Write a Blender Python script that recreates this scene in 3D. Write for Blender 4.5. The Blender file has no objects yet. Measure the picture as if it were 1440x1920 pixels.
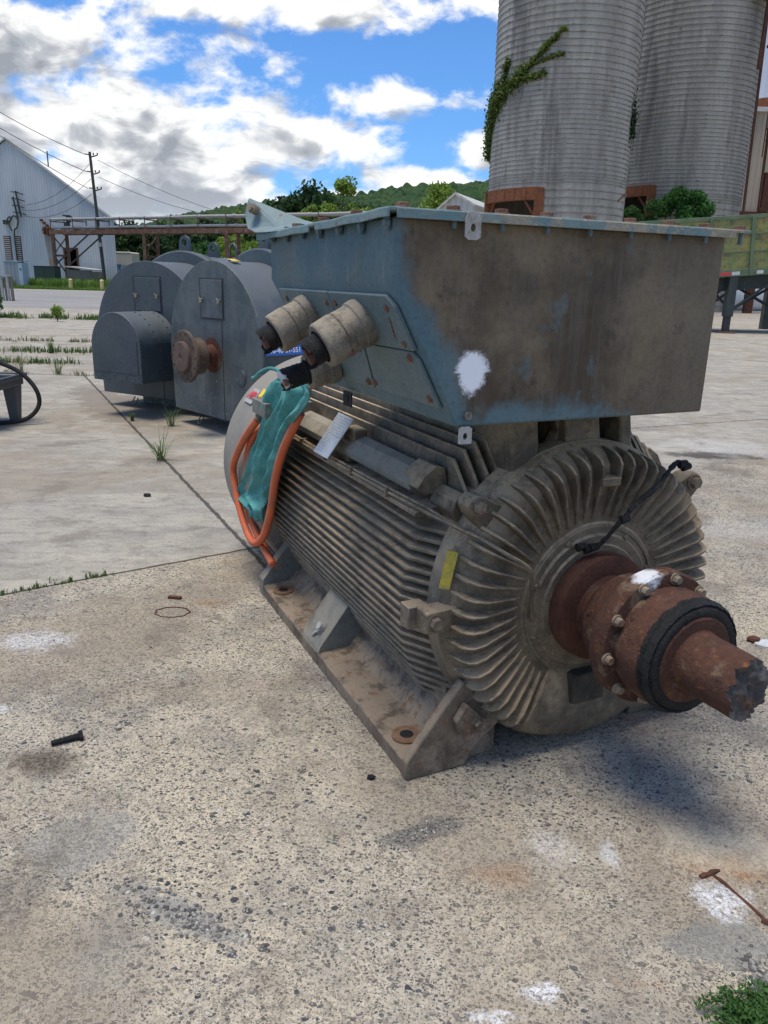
import bpy, math, random
import numpy as np
from mathutils import Vector, Matrix, noise as mnoise
random.seed(7)
R = math.radians
S = bpy.context.scene
COL = S.collection

# ------------------------------------------------------------------ camera
CAM_P = math.atan(434 / 1441.0)
CAM_R = R(1.4)
cd = bpy.data.cameras.new('camera')
cam = bpy.data.objects.new('camera', cd)
COL.objects.link(cam)
S.camera = cam
_f = Vector((0, math.cos(CAM_P), -math.sin(CAM_P)))
_r0 = Vector((1, 0, 0))
_u0 = _r0.cross(_f)
_r = _r0 * math.cos(CAM_R) + _u0 * math.sin(CAM_R)
_u = -_r0 * math.sin(CAM_R) + _u0 * math.cos(CAM_R)
cam.matrix_world = Matrix(((_r.x, _u.x, -_f.x, 0), (_r.y, _u.y, -_f.y, 0), (_r.z, _u.z, -_f.z, 1.45), (0, 0, 0, 1)))
cd.sensor_fit = 'VERTICAL'
cd.sensor_height = 36
cd.sensor_width = 27
cd.lens = 1441 / 1920 * 36
cd.clip_start = 0.05
cd.clip_end = 6000
S.render.resolution_x = 768
S.render.resolution_y = 1024

# ------------------------------------------------------------------ node helper
class Nd:
    def __init__(s, tree):
        s.t = tree
        s.t.nodes.clear()
    def n(s, typ, **kw):
        nd = s.t.nodes.new(typ)
        for k, v in kw.items():
            setattr(nd, k, v)
        return nd
    def set(s, sock, v):
        if v is None:
            return
        if isinstance(v, bpy.types.NodeSocket):
            s.t.links.new(v, sock)
        else:
            if isinstance(v, (tuple, list)) and len(v) == 3 and sock.type == 'RGBA':
                v = (*v, 1)
            sock.default_value = v
    def m(s, op, a, b=None, c=None, clamp=False):
        nd = s.n('ShaderNodeMath', operation=op, use_clamp=clamp)
        s.set(nd.inputs[0], a); s.set(nd.inputs[1], b); s.set(nd.inputs[2], c)
        return nd.outputs[0]
    def v(s, op, a, b=None, scale=None):
        nd = s.n('ShaderNodeVectorMath', operation=op)
        s.set(nd.inputs[0], a); s.set(nd.inputs[1], b)
        if scale is not None: s.set(nd.inputs['Scale'], scale)
        return nd.outputs[1] if op in ('LENGTH', 'DOT_PRODUCT', 'DISTANCE') else nd.outputs[0]
    def mix(s, f, a, b, mode='MIX'):
        nd = s.n('ShaderNodeMix', data_type='RGBA', blend_type=mode)
        s.set(nd.inputs[0], f); s.set(nd.inputs[6], a); s.set(nd.inputs[7], b)
        return nd.outputs[2]
    def ss(s, x, lo, hi, a=0.0, b=1.0):
        nd = s.n('ShaderNodeMapRange', interpolation_type='SMOOTHSTEP')
        s.set(nd.inputs[0], x)
        for i, q in enumerate((lo, hi, a, b)): s.set(nd.inputs[i + 1], q)
        return nd.outputs[0]
    def noise(s, vec, scale, detail=4, rough=.55, dist=0.0, col=False):
        nd = s.n('ShaderNodeTexNoise')
        s.set(nd.inputs['Vector'], vec)
        s.set(nd.inputs['Scale'], scale); s.set(nd.inputs['Detail'], detail)
        s.set(nd.inputs['Roughness'], rough); s.set(nd.inputs['Distortion'], dist)
        return nd.outputs['Color'] if col else nd.outputs['Fac']
    def vor(s, vec, scale, feature='F1', rnd=1.0):
        nd = s.n('ShaderNodeTexVoronoi', feature=feature)
        s.set(nd.inputs['Vector'], vec); s.set(nd.inputs['Scale'], scale)
        s.set(nd.inputs['Randomness'], rnd)
        return nd
    def ramp(s, f, stops, mode='LINEAR'):
        nd = s.n('ShaderNodeValToRGB')
        cr = nd.color_ramp
        cr.interpolation = mode
        while len(cr.elements) < len(stops): cr.elements.new(.5)
        for e, (p, c) in zip(cr.elements, stops):
            e.position = p; e.color = (*c, 1)
        s.set(nd.inputs[0], f)
        return nd.outputs[0]
    def sep(s, v):
        nd = s.n('ShaderNodeSeparateXYZ'); s.set(nd.inputs[0], v); return nd.outputs
    def comb(s, x, y, z):
        nd = s.n('ShaderNodeCombineXYZ')
        for i, q in enumerate((x, y, z)): s.set(nd.inputs[i], q)
        return nd.outputs[0]
    def map(s, v, scale=(1, 1, 1), loc=(0, 0, 0), rot=(0, 0, 0)):
        nd = s.n('ShaderNodeMapping'); s.set(nd.inputs[0], v)
        s.set(nd.inputs['Location'], loc); s.set(nd.inputs['Rotation'], rot); s.set(nd.inputs['Scale'], scale)
        return nd.outputs[0]
    def obj(s):
        return s.n('ShaderNodeTexCoord').outputs['Object']
    def nrm(s):
        return s.n('ShaderNodeTexCoord').outputs['Normal']
    def gnrm(s):
        return s.n('ShaderNodeNewGeometry').outputs['Normal']
    def out(s, color, rough=.7, metal=0.0, bump=None, bstr=.4, bdist=.01, spec=.5, **kw):
        p = s.n('ShaderNodeBsdfPrincipled')
        s.set(p.inputs['Base Color'], color); s.set(p.inputs['Roughness'], rough)
        s.set(p.inputs['Metallic'], metal); s.set(p.inputs['Specular IOR Level'], spec)
        for k, v in kw.items(): s.set(p.inputs[k], v)
        if bump is not None:
            b = s.n('ShaderNodeBump'); s.set(b.inputs['Height'], bump)
            s.set(b.inputs['Strength'], bstr); s.set(b.inputs['Distance'], bdist)
            s.t.links.new(b.outputs[0], p.inputs['Normal'])
        o = s.n('ShaderNodeOutputMaterial')
        s.t.links.new(p.outputs[0], o.inputs[0])
        return p

# ------------------------------------------------------------------ world: Nishita sky with clouds
SUN_EL, SUN_AZ = R(79), R(-112)         # azimuth from +Y, negative = left
W = bpy.data.worlds.new('World'); S.world = W
W.use_nodes = True
n = Nd(W.node_tree)
sky = n.n('ShaderNodeTexSky', sky_type='NISHITA')
sky.sun_disc = False
sky.sun_elevation = SUN_EL
sky.sun_rotation = SUN_AZ
sky.altitude = 100; sky.air_density = 1.0; sky.dust_density = .6; sky.ozone_density = 2.2
dirv = n.n('ShaderNodeTexCoord').outputs['Generated']
dx, dy, dz = n.sep(dirv)
ysafe = n.m('MAXIMUM', dy, .12)
u = n.m('DIVIDE', dx, ysafe); v = n.m('DIVIDE', dz, ysafe)
def density(u, v, detail=7):
    p = n.comb(u, n.m('MULTIPLY', v, 1.55), 0)
    nz = n.noise(p, 9.0, detail, .60, .2)
    nz2 = n.noise(n.v('ADD', p, (3.1, 1.7, .4)), 2.6, 2, .5)
    d = None
    for (cu, cv, ru, rv, a) in ((-.36, .17, .24, .062, .95), (-.20, .145, .20, .038, .9), (-.44, .255, .20, .055, 1.0), (-.14, .300, .30, .026, .95),
                                (-.015, .202, .062, .026, .80), (-.08, .158, .10, .024, .95), (.092, .206, .034, .02, .75), (-.36, .095, .30, .055, 1.1), (.115, .148, .05, .03, .95),
                                (.06, .117, .13, .018, .85), (-.13, .232, .04, .03, .5), (-.05, .092, .24, .018, .8), (.5, .15, .16, .12, .8), (-.7, .3, .25, .12, .8), (.15, .6, .5, .12, .75), (-.6, .75, .5, .2, .8)):
        e = n.m('ADD', n.m('POWER', n.m('ABSOLUTE', n.m('DIVIDE', n.m('SUBTRACT', u, cu), ru)), 2.0),
                n.m('POWER', n.m('ABSOLUTE', n.m('DIVIDE', n.m('SUBTRACT', v, cv), rv)), 2.0))
        g = n.m('MULTIPLY', n.m('EXPONENT', n.m('MULTIPLY', e, -.75)), a)
        d = g if d is None else n.m('MAXIMUM', d, g)
    t = n.m('ADD', d, n.m('MULTIPLY', n.m('SUBTRACT', nz, .5), 2.3))
    return n.m('ADD', t, n.m('MULTIPLY', n.m('SUBTRACT', nz2, .5), .35)), nz
d0, nz0 = density(u, v)
d1, _ = density(n.m('SUBTRACT', u, .008), n.m('ADD', v, .022), 3)
mask = n.ss(d0, .34, .74)
thick = n.ss(d1, .45, 1.5)
fine = n.noise(n.comb(u, n.m('MULTIPLY', v, 2.3), .3), 13, 6, .58, .5)
shade = n.m('SUBTRACT', n.m('MULTIPLY', thick, 1.2), n.m('MULTIPLY', n.m('SUBTRACT', fine, .52), 2.6), clamp=True)
ccol = n.ramp(shade, [(0, (1.0, .985, .95)), (.28, (.80, .81, .81)), (.6, (.47, .49, .53)), (1, (.30, .325, .37))])
lowhaze = n.ss(dz, .0, .14)
ccol = n.mix(n.m('MULTIPLY', n.m('SUBTRACT', 1.0, lowhaze), .45), ccol, (.62, .70, .80))
# generic broken cover away from the photographed part of the sky
pz = n.m('MAXIMUM', dz, .08)
gen = n.noise(n.comb(n.m('DIVIDE', dx, pz), n.m('DIVIDE', dy, pz), 0), 1.3, 5, .6, .2)
mask2 = n.ss(gen, .48, .62)
front = n.ss(dy, .12, .3)
mask = n.m('ADD', n.m('MULTIPLY', mask, front), n.m('MULTIPLY', mask2, n.m('SUBTRACT', 1.0, front)))
mask = n.m('MULTIPLY', mask, n.ss(dz, -.02, .02))
SKY_S = .10
skyc = n.v('MULTIPLY', sky.outputs[0], (.50 * SKY_S, .84 * SKY_S, 1.24 * SKY_S))
cloud = n.v('SCALE', ccol, None, scale=.86)
final = n.mix(mask, skyc, cloud)
bg = n.n('ShaderNodeBackground')
n.set(bg.inputs[0], final)
bg.inputs[1].default_value = 1.0
wo = n.n('ShaderNodeOutputWorld')
n.t.links.new(bg.outputs[0], wo.inputs[0])

# ------------------------------------------------------------------ sun
sl = bpy.data.lights.new('sun', 'SUN')
sl.energy = 2.6; sl.angle = R(26.0); sl.color = (1, .93, .80)
sun = bpy.data.objects.new('sun', sl); COL.objects.link(sun)
sdir = Vector((math.sin(SUN_AZ) * math.cos(SUN_EL), math.cos(SUN_AZ) * math.cos(SUN_EL), math.sin(SUN_EL)))
sun.rotation_euler = sdir.to_track_quat('Z', 'Y').to_euler()
S.view_settings.view_transform = 'Standard'
S.view_settings.look = 'None'
S.view_settings.exposure = 0.48
S.view_settings.gamma = 1.0

# ------------------------------------------------------------------ mesh builder
class B:
    def __init__(s, off=(0, 0, 0)):
        s.V = []; s.F = []; s.o = Vector(off)
    def add(s, vs, fs):
        k = len(s.V)
        s.V += [tuple(Vector(v) - s.o) for v in vs]
        s.F += [tuple(i + k for i in f) for f in fs]
        return s
    def box(s, lo, hi, M=None):
        (a, b, c), (d, e, f) = lo, hi
        vs = [(a, b, c), (d, b, c), (d, e, c), (a, e, c), (a, b, f), (d, b, f), (d, e, f), (a, e, f)]
        if M is not None: vs = [M @ Vector(v) for v in vs]
        return s.add(vs, [(0, 3, 2, 1), (4, 5, 6, 7), (0, 1, 5, 4), (1, 2, 6, 5), (2, 3, 7, 6), (3, 0, 4, 7)])
    def beam(s, p, q, w, h, up=(0, 0, 1)):
        p, q = Vector(p), Vector(q); d = (q - p); L = d.length; d.normalize()
        r = d.cross(Vector(up))
        if r.length < 1e-3: r = d.cross(Vector((1, 0, 0)))
        r.normalize(); t = r.cross(d)
        M = Matrix((( d.x, r.x, t.x, p.x), (d.y, r.y, t.y, p.y), (d.z, r.z, t.z, p.z), (0, 0, 0, 1)))
        return s.box((0, -w / 2, -h / 2), (L, w / 2, h / 2), M)
    def cyl(s, p, q, r0, r1=None, n=16, cap=True, phase=0):
        r1 = r0 if r1 is None else r1
        p, q = Vector(p), Vector(q); d = (q - p).normalized()
        a = d.orthogonal().normalized() if abs(d.z) > .9 else d.cross(Vector((0, 0, 1))).normalized()
        b = d.cross(a)
        vs = []
        for (c, r) in ((p, r0), (q, r1)):
            for i in range(n):
                t = 2 * math.pi * i / n + phase
                vs.append(c + a * (r * math.cos(t)) + b * (r * math.sin(t)))
        fs = [(i, (i + 1) % n, n + (i + 1) % n, n + i) for i in range(n)]
        if cap: fs += [tuple(reversed(range(n))), tuple(range(n, 2 * n))]
        return s.add(vs, fs)
    def tube(s, pts, r, n=8, cap=True):
        pts = [Vector(p) for p in pts]; vs = []; fs = []
        rs = r if isinstance(r, (list, tuple)) else [r] * len(pts)
        a = None
        for i, p in enumerate(pts):
            d = (pts[min(i + 1, len(pts) - 1)] - pts[max(i - 1, 0)]).normalized()
            if a is None: a = d.orthogonal().normalized()
            a = (a - d * a.dot(d)).normalized(); b = d.cross(a)
            for j in range(n):
                t = 2 * math.pi * j / n
                vs.append(p + (a * math.cos(t) + b * math.sin(t)) * rs[i])
        for i in range(len(pts) - 1):
            for j in range(n):
                fs.append((i * n + j, i * n + (j + 1) % n, (i + 1) * n + (j + 1) % n, (i + 1) * n + j))
        if cap: fs += [tuple(reversed(range(n))), tuple(range((len(pts) - 1) * n, len(pts) * n))]
        return s.add(vs, fs)
    def prism(s, poly, ax, a, b):
        """poly of 2-D points extruded along axis ax between a and b"""
        def P(u, v, w):
            return {0: (w, u, v), 1: (u, w, v), 2: (u, v, w)}[ax]
        n = len(poly)
        vs = [P(u, v, a) for u, v in poly] + [P(u, v, b) for u, v in poly]
        fs = [tuple(range(n)), tuple(reversed(range(n, 2 * n)))] + [(i, n + i, n + (i + 1) % n, (i + 1) % n) for i in range(n)]
        return s.add(vs, fs)
    def lathe(s, prof, c, ax=1, n=48, a0=0, a1=2 * math.pi, jit=None):
        """prof: (radius, position along axis)"""
        full = abs(a1 - a0 - 2 * math.pi) < 1e-6
        m = n if full else n + 1
        vs = []; fs = []
        for (r, y) in prof:
            for i in range(m):
                t = a0 + (a1 - a0) * i / n
                rr = r if jit is None else r + jit(r, y, t)
                u, w = rr * math.cos(t), rr * math.sin(t)
                vs.append({1: (c[0] + u, y, c[2] + w), 2: (c[0] + u, c[1] + w, y), 0: (y, c[1] + u, c[2] + w)}[ax])
        for k in range(len(prof) - 1):
            for i in range(n):
                j = (i + 1) % m
                fs.append((k * m + i, k * m + j, (k + 1) * m + j, (k + 1) * m + i))
        return s.add(vs, fs)
    def hexb(s, p, d, r, h):
        p, d = Vector(p), Vector(d).normalized()
        s.cyl(p - d * .002, p + d * h * .22, r * 1.35, n=18)
        s.cyl(p + d * h * .2, p + d * h, r, r * .93, n=6, phase=random.random())
        return s
    def build(s, name, mat, parent=None, ang=32, bevel=0, fix=True):
        me = bpy.data.meshes.new(name)
        me.from_pydata(s.V, [], s.F)
        if fix:
            import bmesh
            bm = bmesh.new(); bm.from_mesh(me)
            bmesh.ops.recalc_face_normals(bm, faces=bm.faces)
            bm.to_mesh(me); bm.free()
        me.materials.append(mat)
        if ang:
            me.shade_smooth()
            me.set_sharp_from_angle(angle=R(ang))
        o = bpy.data.objects.new(name, me); COL.objects.link(o)
        if parent is not None: o.parent = parent
        if bevel:
            md = o.modifiers.new('bevel', 'BEVEL'); md.width = bevel; md.segments = 2; md.limit_method = 'ANGLE'; md.angle_limit = R(35)
        return o

def tag(o, label=None, cat=None, group=None, kind=None):
    if label: o['label'] = label
    if cat: o['category'] = cat
    if group: o['group'] = group
    if kind: o['kind'] = kind
    return o
def thing(name, loc, label, cat, group=None, rz=0):
    o = bpy.data.objects.new(name, None); COL.objects.link(o)
    o.location = loc; o.rotation_euler = (0, 0, rz); o.empty_display_size = .2
    return tag(o, label, cat, group)
def mat(name, fn):
    m = bpy.data.materials.new(name); m.use_nodes = True
    fn(Nd(m.node_tree)); return m
def clone(root, loc=None, rz=None, scale=None):
    r = root.copy(); COL.objects.link(r)
    if loc is not None: r.location = loc
    if rz is not None: r.rotation_euler = (0, 0, rz)
    if scale is not None: r.scale = scale
    for ch in root.children:
        c = ch.copy(); COL.objects.link(c); c.parent = r
        for g in ch.children:
            d = g.copy(); COL.objects.link(d); d.parent = c
    return r
def spline(pts, k=6):
    P = [Vector(p) for p in pts]; P = [P[0]] + P + [P[-1]]; out = []
    for i in range(1, len(P) - 2):
        for j in range(k):
            t = j / k
            out.append(.5 * ((2 * P[i]) + (P[i + 1] - P[i - 1]) * t + (2 * P[i - 1] - 5 * P[i] + 4 * P[i + 1] - P[i + 2]) * t * t + (3 * P[i] - P[i - 1] - 3 * P[i + 1] + P[i + 2]) * t ** 3))
    out.append(P[-2]); return out

# ------------------------------------------------------------------ materials
def f_paint(c1, c2, rustc=(.16, .06, .03), dustc=(.25, .20, .15), dust=.8, rough=.6, rustamt=.62, sc=6, streak=0, bs=.25, specks=0, grime=0):
    def fn(n):
        p = n.obj()
        a = n.noise(p, sc, 6, .62)
        col = n.mix(n.ss(a, .38, .62), c1, c2)
        if streak:
            st = n.noise(n.map(p, (9, 9, 1.2)), 3, 5, .6)
            col = n.mix(n.m('MULTIPLY', n.ss(st, .52, .72), streak), col, dustc)
        fine = n.noise(p, sc * 14, 4, .7)
        col = n.mix(n.ss(fine, .3, .75, .0, .5), col, tuple(q * .45 for q in c1))
        nz = n.sep(n.gnrm())[2]
        big = n.noise(p, sc * 1.7, 4, .6)
        dm = n.m('MULTIPLY', n.ss(n.m('ADD', nz, n.m('MULTIPLY', n.m('SUBTRACT', big, .5), 1.3)), .0, .75), dust)
        dc = n.mix(fine, tuple(q * .78 for q in dustc), tuple(min(1, q * 1.25) for q in dustc))
        col = n.mix(dm, col, dc)
        if grime:
            g1 = n.noise(n.v('ADD', p, (9, 2, 4)), sc * 1.3, 7, .7, .4); g2 = n.noise(n.v('ADD', p, (2, 9, 4)), sc * 6, 5, .7)
            gm = n.ss(n.m('ADD', g1, n.m('MULTIPLY', n.m('SUBTRACT', g2, .5), .5)), .47, .66)
            col = n.mix(n.m('MULTIPLY', gm, grime), col, (.052, .041, .030))
            lt = n.ss(n.noise(n.v('ADD', p, (4, 4, 9)), sc * 9, 4, .7), .60, .74)
            col = n.mix(n.m('MULTIPLY', lt, grime * .6), col, tuple(min(1, q * 1.35) for q in dustc))
        rm = n.ss(n.noise(n.v('ADD', p, (5, 3, 1)), sc * 3.5, 5, .65), rustamt, rustamt + .08)
        col = n.mix(n.m('MULTIPLY', rm, .85), col, rustc)
        if specks:
            sv = n.noise(n.map(p, (1, 1, .6)), 42, 3, .6); low = n.ss(n.sep(p)[2], 1.0, .2)
            sm = n.ss(n.m('ADD', sv, n.m('MULTIPLY', low, .045 * specks)), .735, .76)
            col = n.mix(n.m('MULTIPLY', sm, .75), col, (.42, .44, .43))
        n.out(col, n.ss(dm, 0, 1, rough, .9), bump=n.m('ADD', n.m('MULTIPLY', fine, .5), a), bstr=bs, bdist=.006, spec=.4)
    return fn
M_frame = mat('machine_paint_dusty', f_paint((.13, .118, .092), (.26, .20, .135), dustc=(.46, .345, .215), dust=1.0, sc=7, rustamt=.66, bs=.5, streak=.25, grime=.5))
M_shield = mat('end_shield_dirt', f_paint((.115, .09, .06), (.235, .18, .115), dustc=(.44, .325, .20), dust=.95, sc=8, rustamt=.7, bs=.7, streak=.2, grime=.5))
M_cover = mat('fan_cover_paint', f_paint((.20, .19, .165), (.27, .24, .19), dustc=(.30, .26, .20), dust=.5, sc=3, rustamt=.75))
M_foot = mat('foot_paint', f_paint((.13, .10, .072), (.27, .21, .15), rustc=(.20, .085, .04), dustc=(.27, .205, .14), dust=.75, sc=7, rustamt=.58, bs=.7, grime=.75))
M_gusset = mat('gusset_paint', f_paint((.17, .185, .17), (.22, .215, .18), dustc=(.32, .27, .20), dust=.7, sc=5, rustamt=.72, grime=.4))
M_plate = mat('gland_plate_paint', f_paint((.105, .165, .18), (.15, .20, .20), dustc=(.22, .22, .19), dust=.4, sc=7, rustamt=.70, streak=.3))
M_gland = mat('gland_metal', f_paint((.19, .17, .135), (.30, .265, .21), rustc=(.12, .075, .045), dustc=(.34, .285, .21), dust=.6, sc=13, rustamt=.62, rough=.75, bs=.9, grime=.45))
M_dgrey = mat('dark_grey_paint', f_paint((.050, .068, .080), (.068, .086, .096), rustc=(.30, .32, .31), dustc=(.16, .165, .17), dust=.45, sc=2.2, rustamt=.74, rough=.33, bs=.12, specks=1))
M_dgrey_old = mat('scuffed_grey_paint', f_paint((.060, .076, .084), (.105, .122, .122), rustc=(.045, .035, .03), dustc=(.20, .205, .19), dust=.3, sc=3.5, rustamt=.70, rough=.5, streak=.5, bs=.2, specks=2))

def f_rust(c1, c2, c3, sc=9, bs=.5, rough=.85):
    def fn(n):
        p = n.obj()
        a = n.noise(p, sc, 6, .65); b = n.noise(p, sc * 9, 4, .7)
        col = n.mix(n.ss(a, .35, .65), c1, c2)
        col = n.mix(n.ss(n.noise(n.v('ADD', p, (3, 1, 2)), sc * .8, 5, .6), .55, .72), col, c3)
        col = n.mix(n.ss(b, .35, .8, 0, .5), col, tuple(q * .35 for q in c1))
        n.out(col, rough, bump=n.m('ADD', a, b), bstr=bs, bdist=.006, spec=.3)
    return fn
M_rust = mat('deep_rust', f_rust((.085, .033, .022), (.13, .052, .03), (.13, .085, .06)))
M_rustd = mat('dark_rust', f_rust((.075, .030, .020), (.12, .05, .03), (.10, .07, .05)))
M_rusto = mat('orange_rust', f_rust((.24, .085, .035), (.15, .06, .03), (.09, .05, .035), sc=4))
M_steelrust = mat('structure_rust', f_rust((.12, .06, .04), (.22, .12, .08), (.26, .22, .19), sc=2.5))
M_fract = mat('fractured_steel', f_rust((.07, .065, .062), (.11, .10, .095), (.15, .07, .04), sc=14, bs=1, rough=.5))
M_bolt = mat('dirty_bolt_steel', f_rust((.22, .17, .12), (.30, .24, .17), (.17, .08, .04), sc=20, rough=.6))
M_boltr = mat('rusty_bolt', f_rust((.17, .08, .05), (.26, .15, .10), (.30, .25, .2), sc=20, rough=.7))
M_rubber = mat('black_rubber', f_rust((.012, .012, .013), (.022, .021, .021), (.05, .045, .04), sc=18, bs=1, rough=.7))
M_galv = mat('galvanised_tab', f_rust((.36, .35, .33), (.45, .44, .42), (.25, .2, .15), sc=12, rough=.5, bs=.15))
M_alu = mat('aluminium_plate', f_rust((.55, .56, .57), (.64, .65, .66), (.45, .44, .42), sc=15, rough=.35, bs=.1))

def f_plain(c, rough=.6, var=.25, sc=6, metal=0.0, bs=.1, emit=None):
    def fn(n):
        p = n.obj(); a = n.noise(p, sc, 5, .6)
        col = n.mix(a, tuple(q * (1 - var) for q in c), tuple(min(1, q * (1 + var)) for q in c))
        n.out(col, rough, metal, bump=a, bstr=bs, bdist=.01)
    return fn
def f_leaf(c1, c2):
    def fn(n):
        p = n.obj(); r = n.n('ShaderNodeNewGeometry').outputs['Random Per Island']
        col = n.mix(r, c1, c2)
        col = n.mix(n.ss(n.noise(p, .5, 3), .35, .65, 0, .5), col, tuple(q * .6 for q in c1))
        n.out(col, .6, spec=.25)
        # leaves pass some light
        pr = [x for x in n.t.nodes if x.type == 'BSDF_PRINCIPLED'][0]
        tr = n.n('ShaderNodeBsdfTranslucent'); n.set(tr.inputs[0], col)
        mx = n.n('ShaderNodeMixShader'); mx.inputs[0].default_value = .35
        n.t.links.new(pr.outputs[0], mx.inputs[1]); n.t.links.new(tr.outputs[0], mx.inputs[2])
        o = [x for x in n.t.nodes if x.type == 'OUTPUT_MATERIAL'][0]
        n.t.links.new(mx.outputs[0], o.inputs[0])
    return fn
M_leafD = mat('leaf_dark', f_leaf((.022, .055, .018), (.055, .11, .03)))
M_leafY = mat('leaf_yellow_green', f_leaf((.16, .26, .04), (.30, .40, .07)))
M_leafM = mat('leaf_mid', f_leaf((.045, .12, .03), (.09, .19, .05)))
M_grass = mat('grass_blades', f_leaf((.07, .14, .03), (.17, .24, .07)))
M_grassdry = mat('grass_dry', f_leaf((.16, .17, .07), (.30, .27, .14)))
M_bark = mat('bark', f_plain((.07, .055, .04), .9, .4, 5, bs=.5))
M_pole = mat('pole_wood', f_plain((.055, .06, .045), .85, .3, 3, bs=.3))
M_wire = mat('wire', f_plain((.03, .03, .03), .6))

def f_ground(n):
    p = n.obj()
    x, y, z = n.sep(p)
    big = n.noise(p, .55, 5, .6); med = n.noise(p, 2.6, 6, .62); fin = n.noise(p, 60, 4, .7); mic = n.noise(p, 240, 3, .7)
    wob = n.v('SCALE', n.v('SUBTRACT', n.noise(p, 70, 3, .65, col=True), (.5, .5, .5)), None, scale=.013)
    # near worn slab: below the joint from (-1.79,3.32) to (-.74,4.05)
    s1 = n.m('ADD', n.m('SUBTRACT', n.m('MULTIPLY', n.m('ADD', x, 1.79), -.571), n.m('MULTIPLY', n.m('SUBTRACT', y, 3.32), -.821)), n.m('MULTIPLY', n.m('SUBTRACT', n.noise(p, 5, 5, .7), .5), .05))
    near = n.ss(s1, .02, -.02)
    cream = n.mix(n.ss(big, .35, .65), (.66, .555, .385), (.55, .48, .37))
    cream = n.mix(n.ss(med, .44, .66, 0, .85), cream, (.30, .265, .215))
    cream = n.mix(n.ss(n.noise(p, 1.3, 6, .65, .5), .56, .70, 0, .75), cream, (.25, .205, .155))
    cream = n.mix(n.ss(fin, .3, .8, 0, .45), cream, (.17, .155, .13))
    cream = n.mix(n.ss(mic, .35, .8, 0, .35), cream, (.62, .58, .5))
    pw = n.v('ADD', p, wob)
    hh = None; col = cream
    # base of tightly packed fine aggregate
    va = n.vor(pw, 130); ar, ag, ab_ = n.sep(va.outputs['Color'])
    base = n.ramp(ar, [(0, (.13, .125, .115)), (.25, (.23, .20, .165)), (.5, (.36, .315, .245)), (.75, (.30, .285, .26)), (1, (.55, .49, .38))])
    cov = n.ss(n.noise(n.v('ADD', p, (2, 9, 0)), 2.2, 5, .65), .36, .60, .30, .85)
    inner = n.ss(va.outputs['Distance'], .62, .40)
    col = n.mix(n.m('MULTIPLY', n.m('MULTIPLY', cov, inner), n.ss(near, 0, 1, .35, 1)), col, n.mix(.35, base, cream))
    for (sc, thr, lo, amt) in ((38, .88, .43, 1.0), (64, .58, .45, 1.0), (100, .40, .48, .95), (180, .40, .5, .9)):
        vn = n.vor(n.map(pw, (1, 1.3, 1), rot=(0, 0, .4)), sc)
        cr, cg, cb = n.sep(vn.outputs['Color'])
        sz = n.m('MULTIPLY', n.m('ADD', .40, n.m('MULTIPLY', cg, .75)), lo)
        st = n.m('MULTIPLY', n.ss(n.m('SUBTRACT', sz, vn.outputs['Distance']), .0, .05), n.m('GREATER_THAN', cr, thr))
        scol = n.ramp(cb, [(0, (.030, .038, .050)), (.34, (.070, .080, .092)), (.48, (.14, .14, .135)), (.65, (.22, .195, .16)), (.82, (.34, .29, .22)), (1, (.60, .56, .49))])
        dens = n.ss(n.noise(n.v('ADD', p, (sc, 0, 0)), 1.9, 4, .65),   .34, .54, .42, 1)
        dens = n.m('MULTIPLY', n.m('MULTIPLY', dens, amt), n.ss(near, 0, 1, .30, 1))
        st = n.m('MULTIPLY', st, dens)
        col = n.mix(st, col, scol)
        hh = st if hh is None else n.m('MAXIMUM', hh, st)
    col = n.mix(n.ss(n.noise(n.v('ADD', p, (4, 4, 0)), 9, 6, .75), .50, .70, 0, .55), col, (.21, .18, .145))
    col = n.mix(n.ss(mic, .45, .75, 0, .5), col, (.12, .11, .10))
    col = n.mix(n.ss(n.noise(n.v('ADD', p, (14, 4, 0)), 1.1, 6, .7, .4), .50, .66, 0, .5), col, (.27, .21, .15))
    col = n.mix(n.ss(n.noise(n.v('ADD', p, (4, 14, 0)), 2.3, 5, .7), .62, .72, 0, .45), col, (.33, .20, .11))
    # streaky brushed far slabs
    stk = n.noise(n.map(p, (1, 2.4, 1), rot=(0, 0, .15)), 1.6, 9, .74, .6)
    far = n.mix(n.ss(stk, .36, .64), (.47, .43, .355), (.29, .27, .24))
    far = n.mix(n.ss(big, .45, .7, 0, .5), far, (.40, .375, .325))
    far = n.mix(n.ss(n.noise(n.map(p, (1, 2, 1)), 6, 7, .75, .4), .47, .66, 0, .75), far, (.20, .18, .15))
    far = n.mix(n.ss(n.noise(n.map(p, (1, 1.6, 1)), 21, 5, .75), .56, .70, 0, .6), far, (.15, .14, .125))
    far = n.mix(n.ss(n.noise(n.v('ADD', p, (9, 4, 0)), .9, 6, .6), .58, .70, 0, .55), far, (.24, .21, .175))
    col = n.mix(n.m('MULTIPLY', n.m('SUBTRACT', 1.0, near), .78), col, far)
    # patches and stains with their own place, plus the motor's painted shadow
    col = n.mix(n.m('MULTIPLY', n.ss(n.noise(n.v('ADD', p, (31, 2, 0)), .75, 5, .6, .6), .47, .60), .55), col, (.30, .245, .18))
    col = n.mix(n.m('MULTIPLY', n.ss(n.noise(n.v('ADD', p, (2, 31, 0)), 1.5, 6, .65, .3), .55, .66), .6), col, (.20, .17, .135))
    col = n.mix(n.m('MULTIPLY', n.ss(n.noise(n.v('ADD', p, (12, 31, 0)), 6, 6, .7, .3), .58, .68), n.ss(near, 0, 1, .3, .6)), col, (.12, .11, .10))
    brk = n.noise(n.v('ADD', p, (6, 6, 0)), 75, 5, .75)
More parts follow.
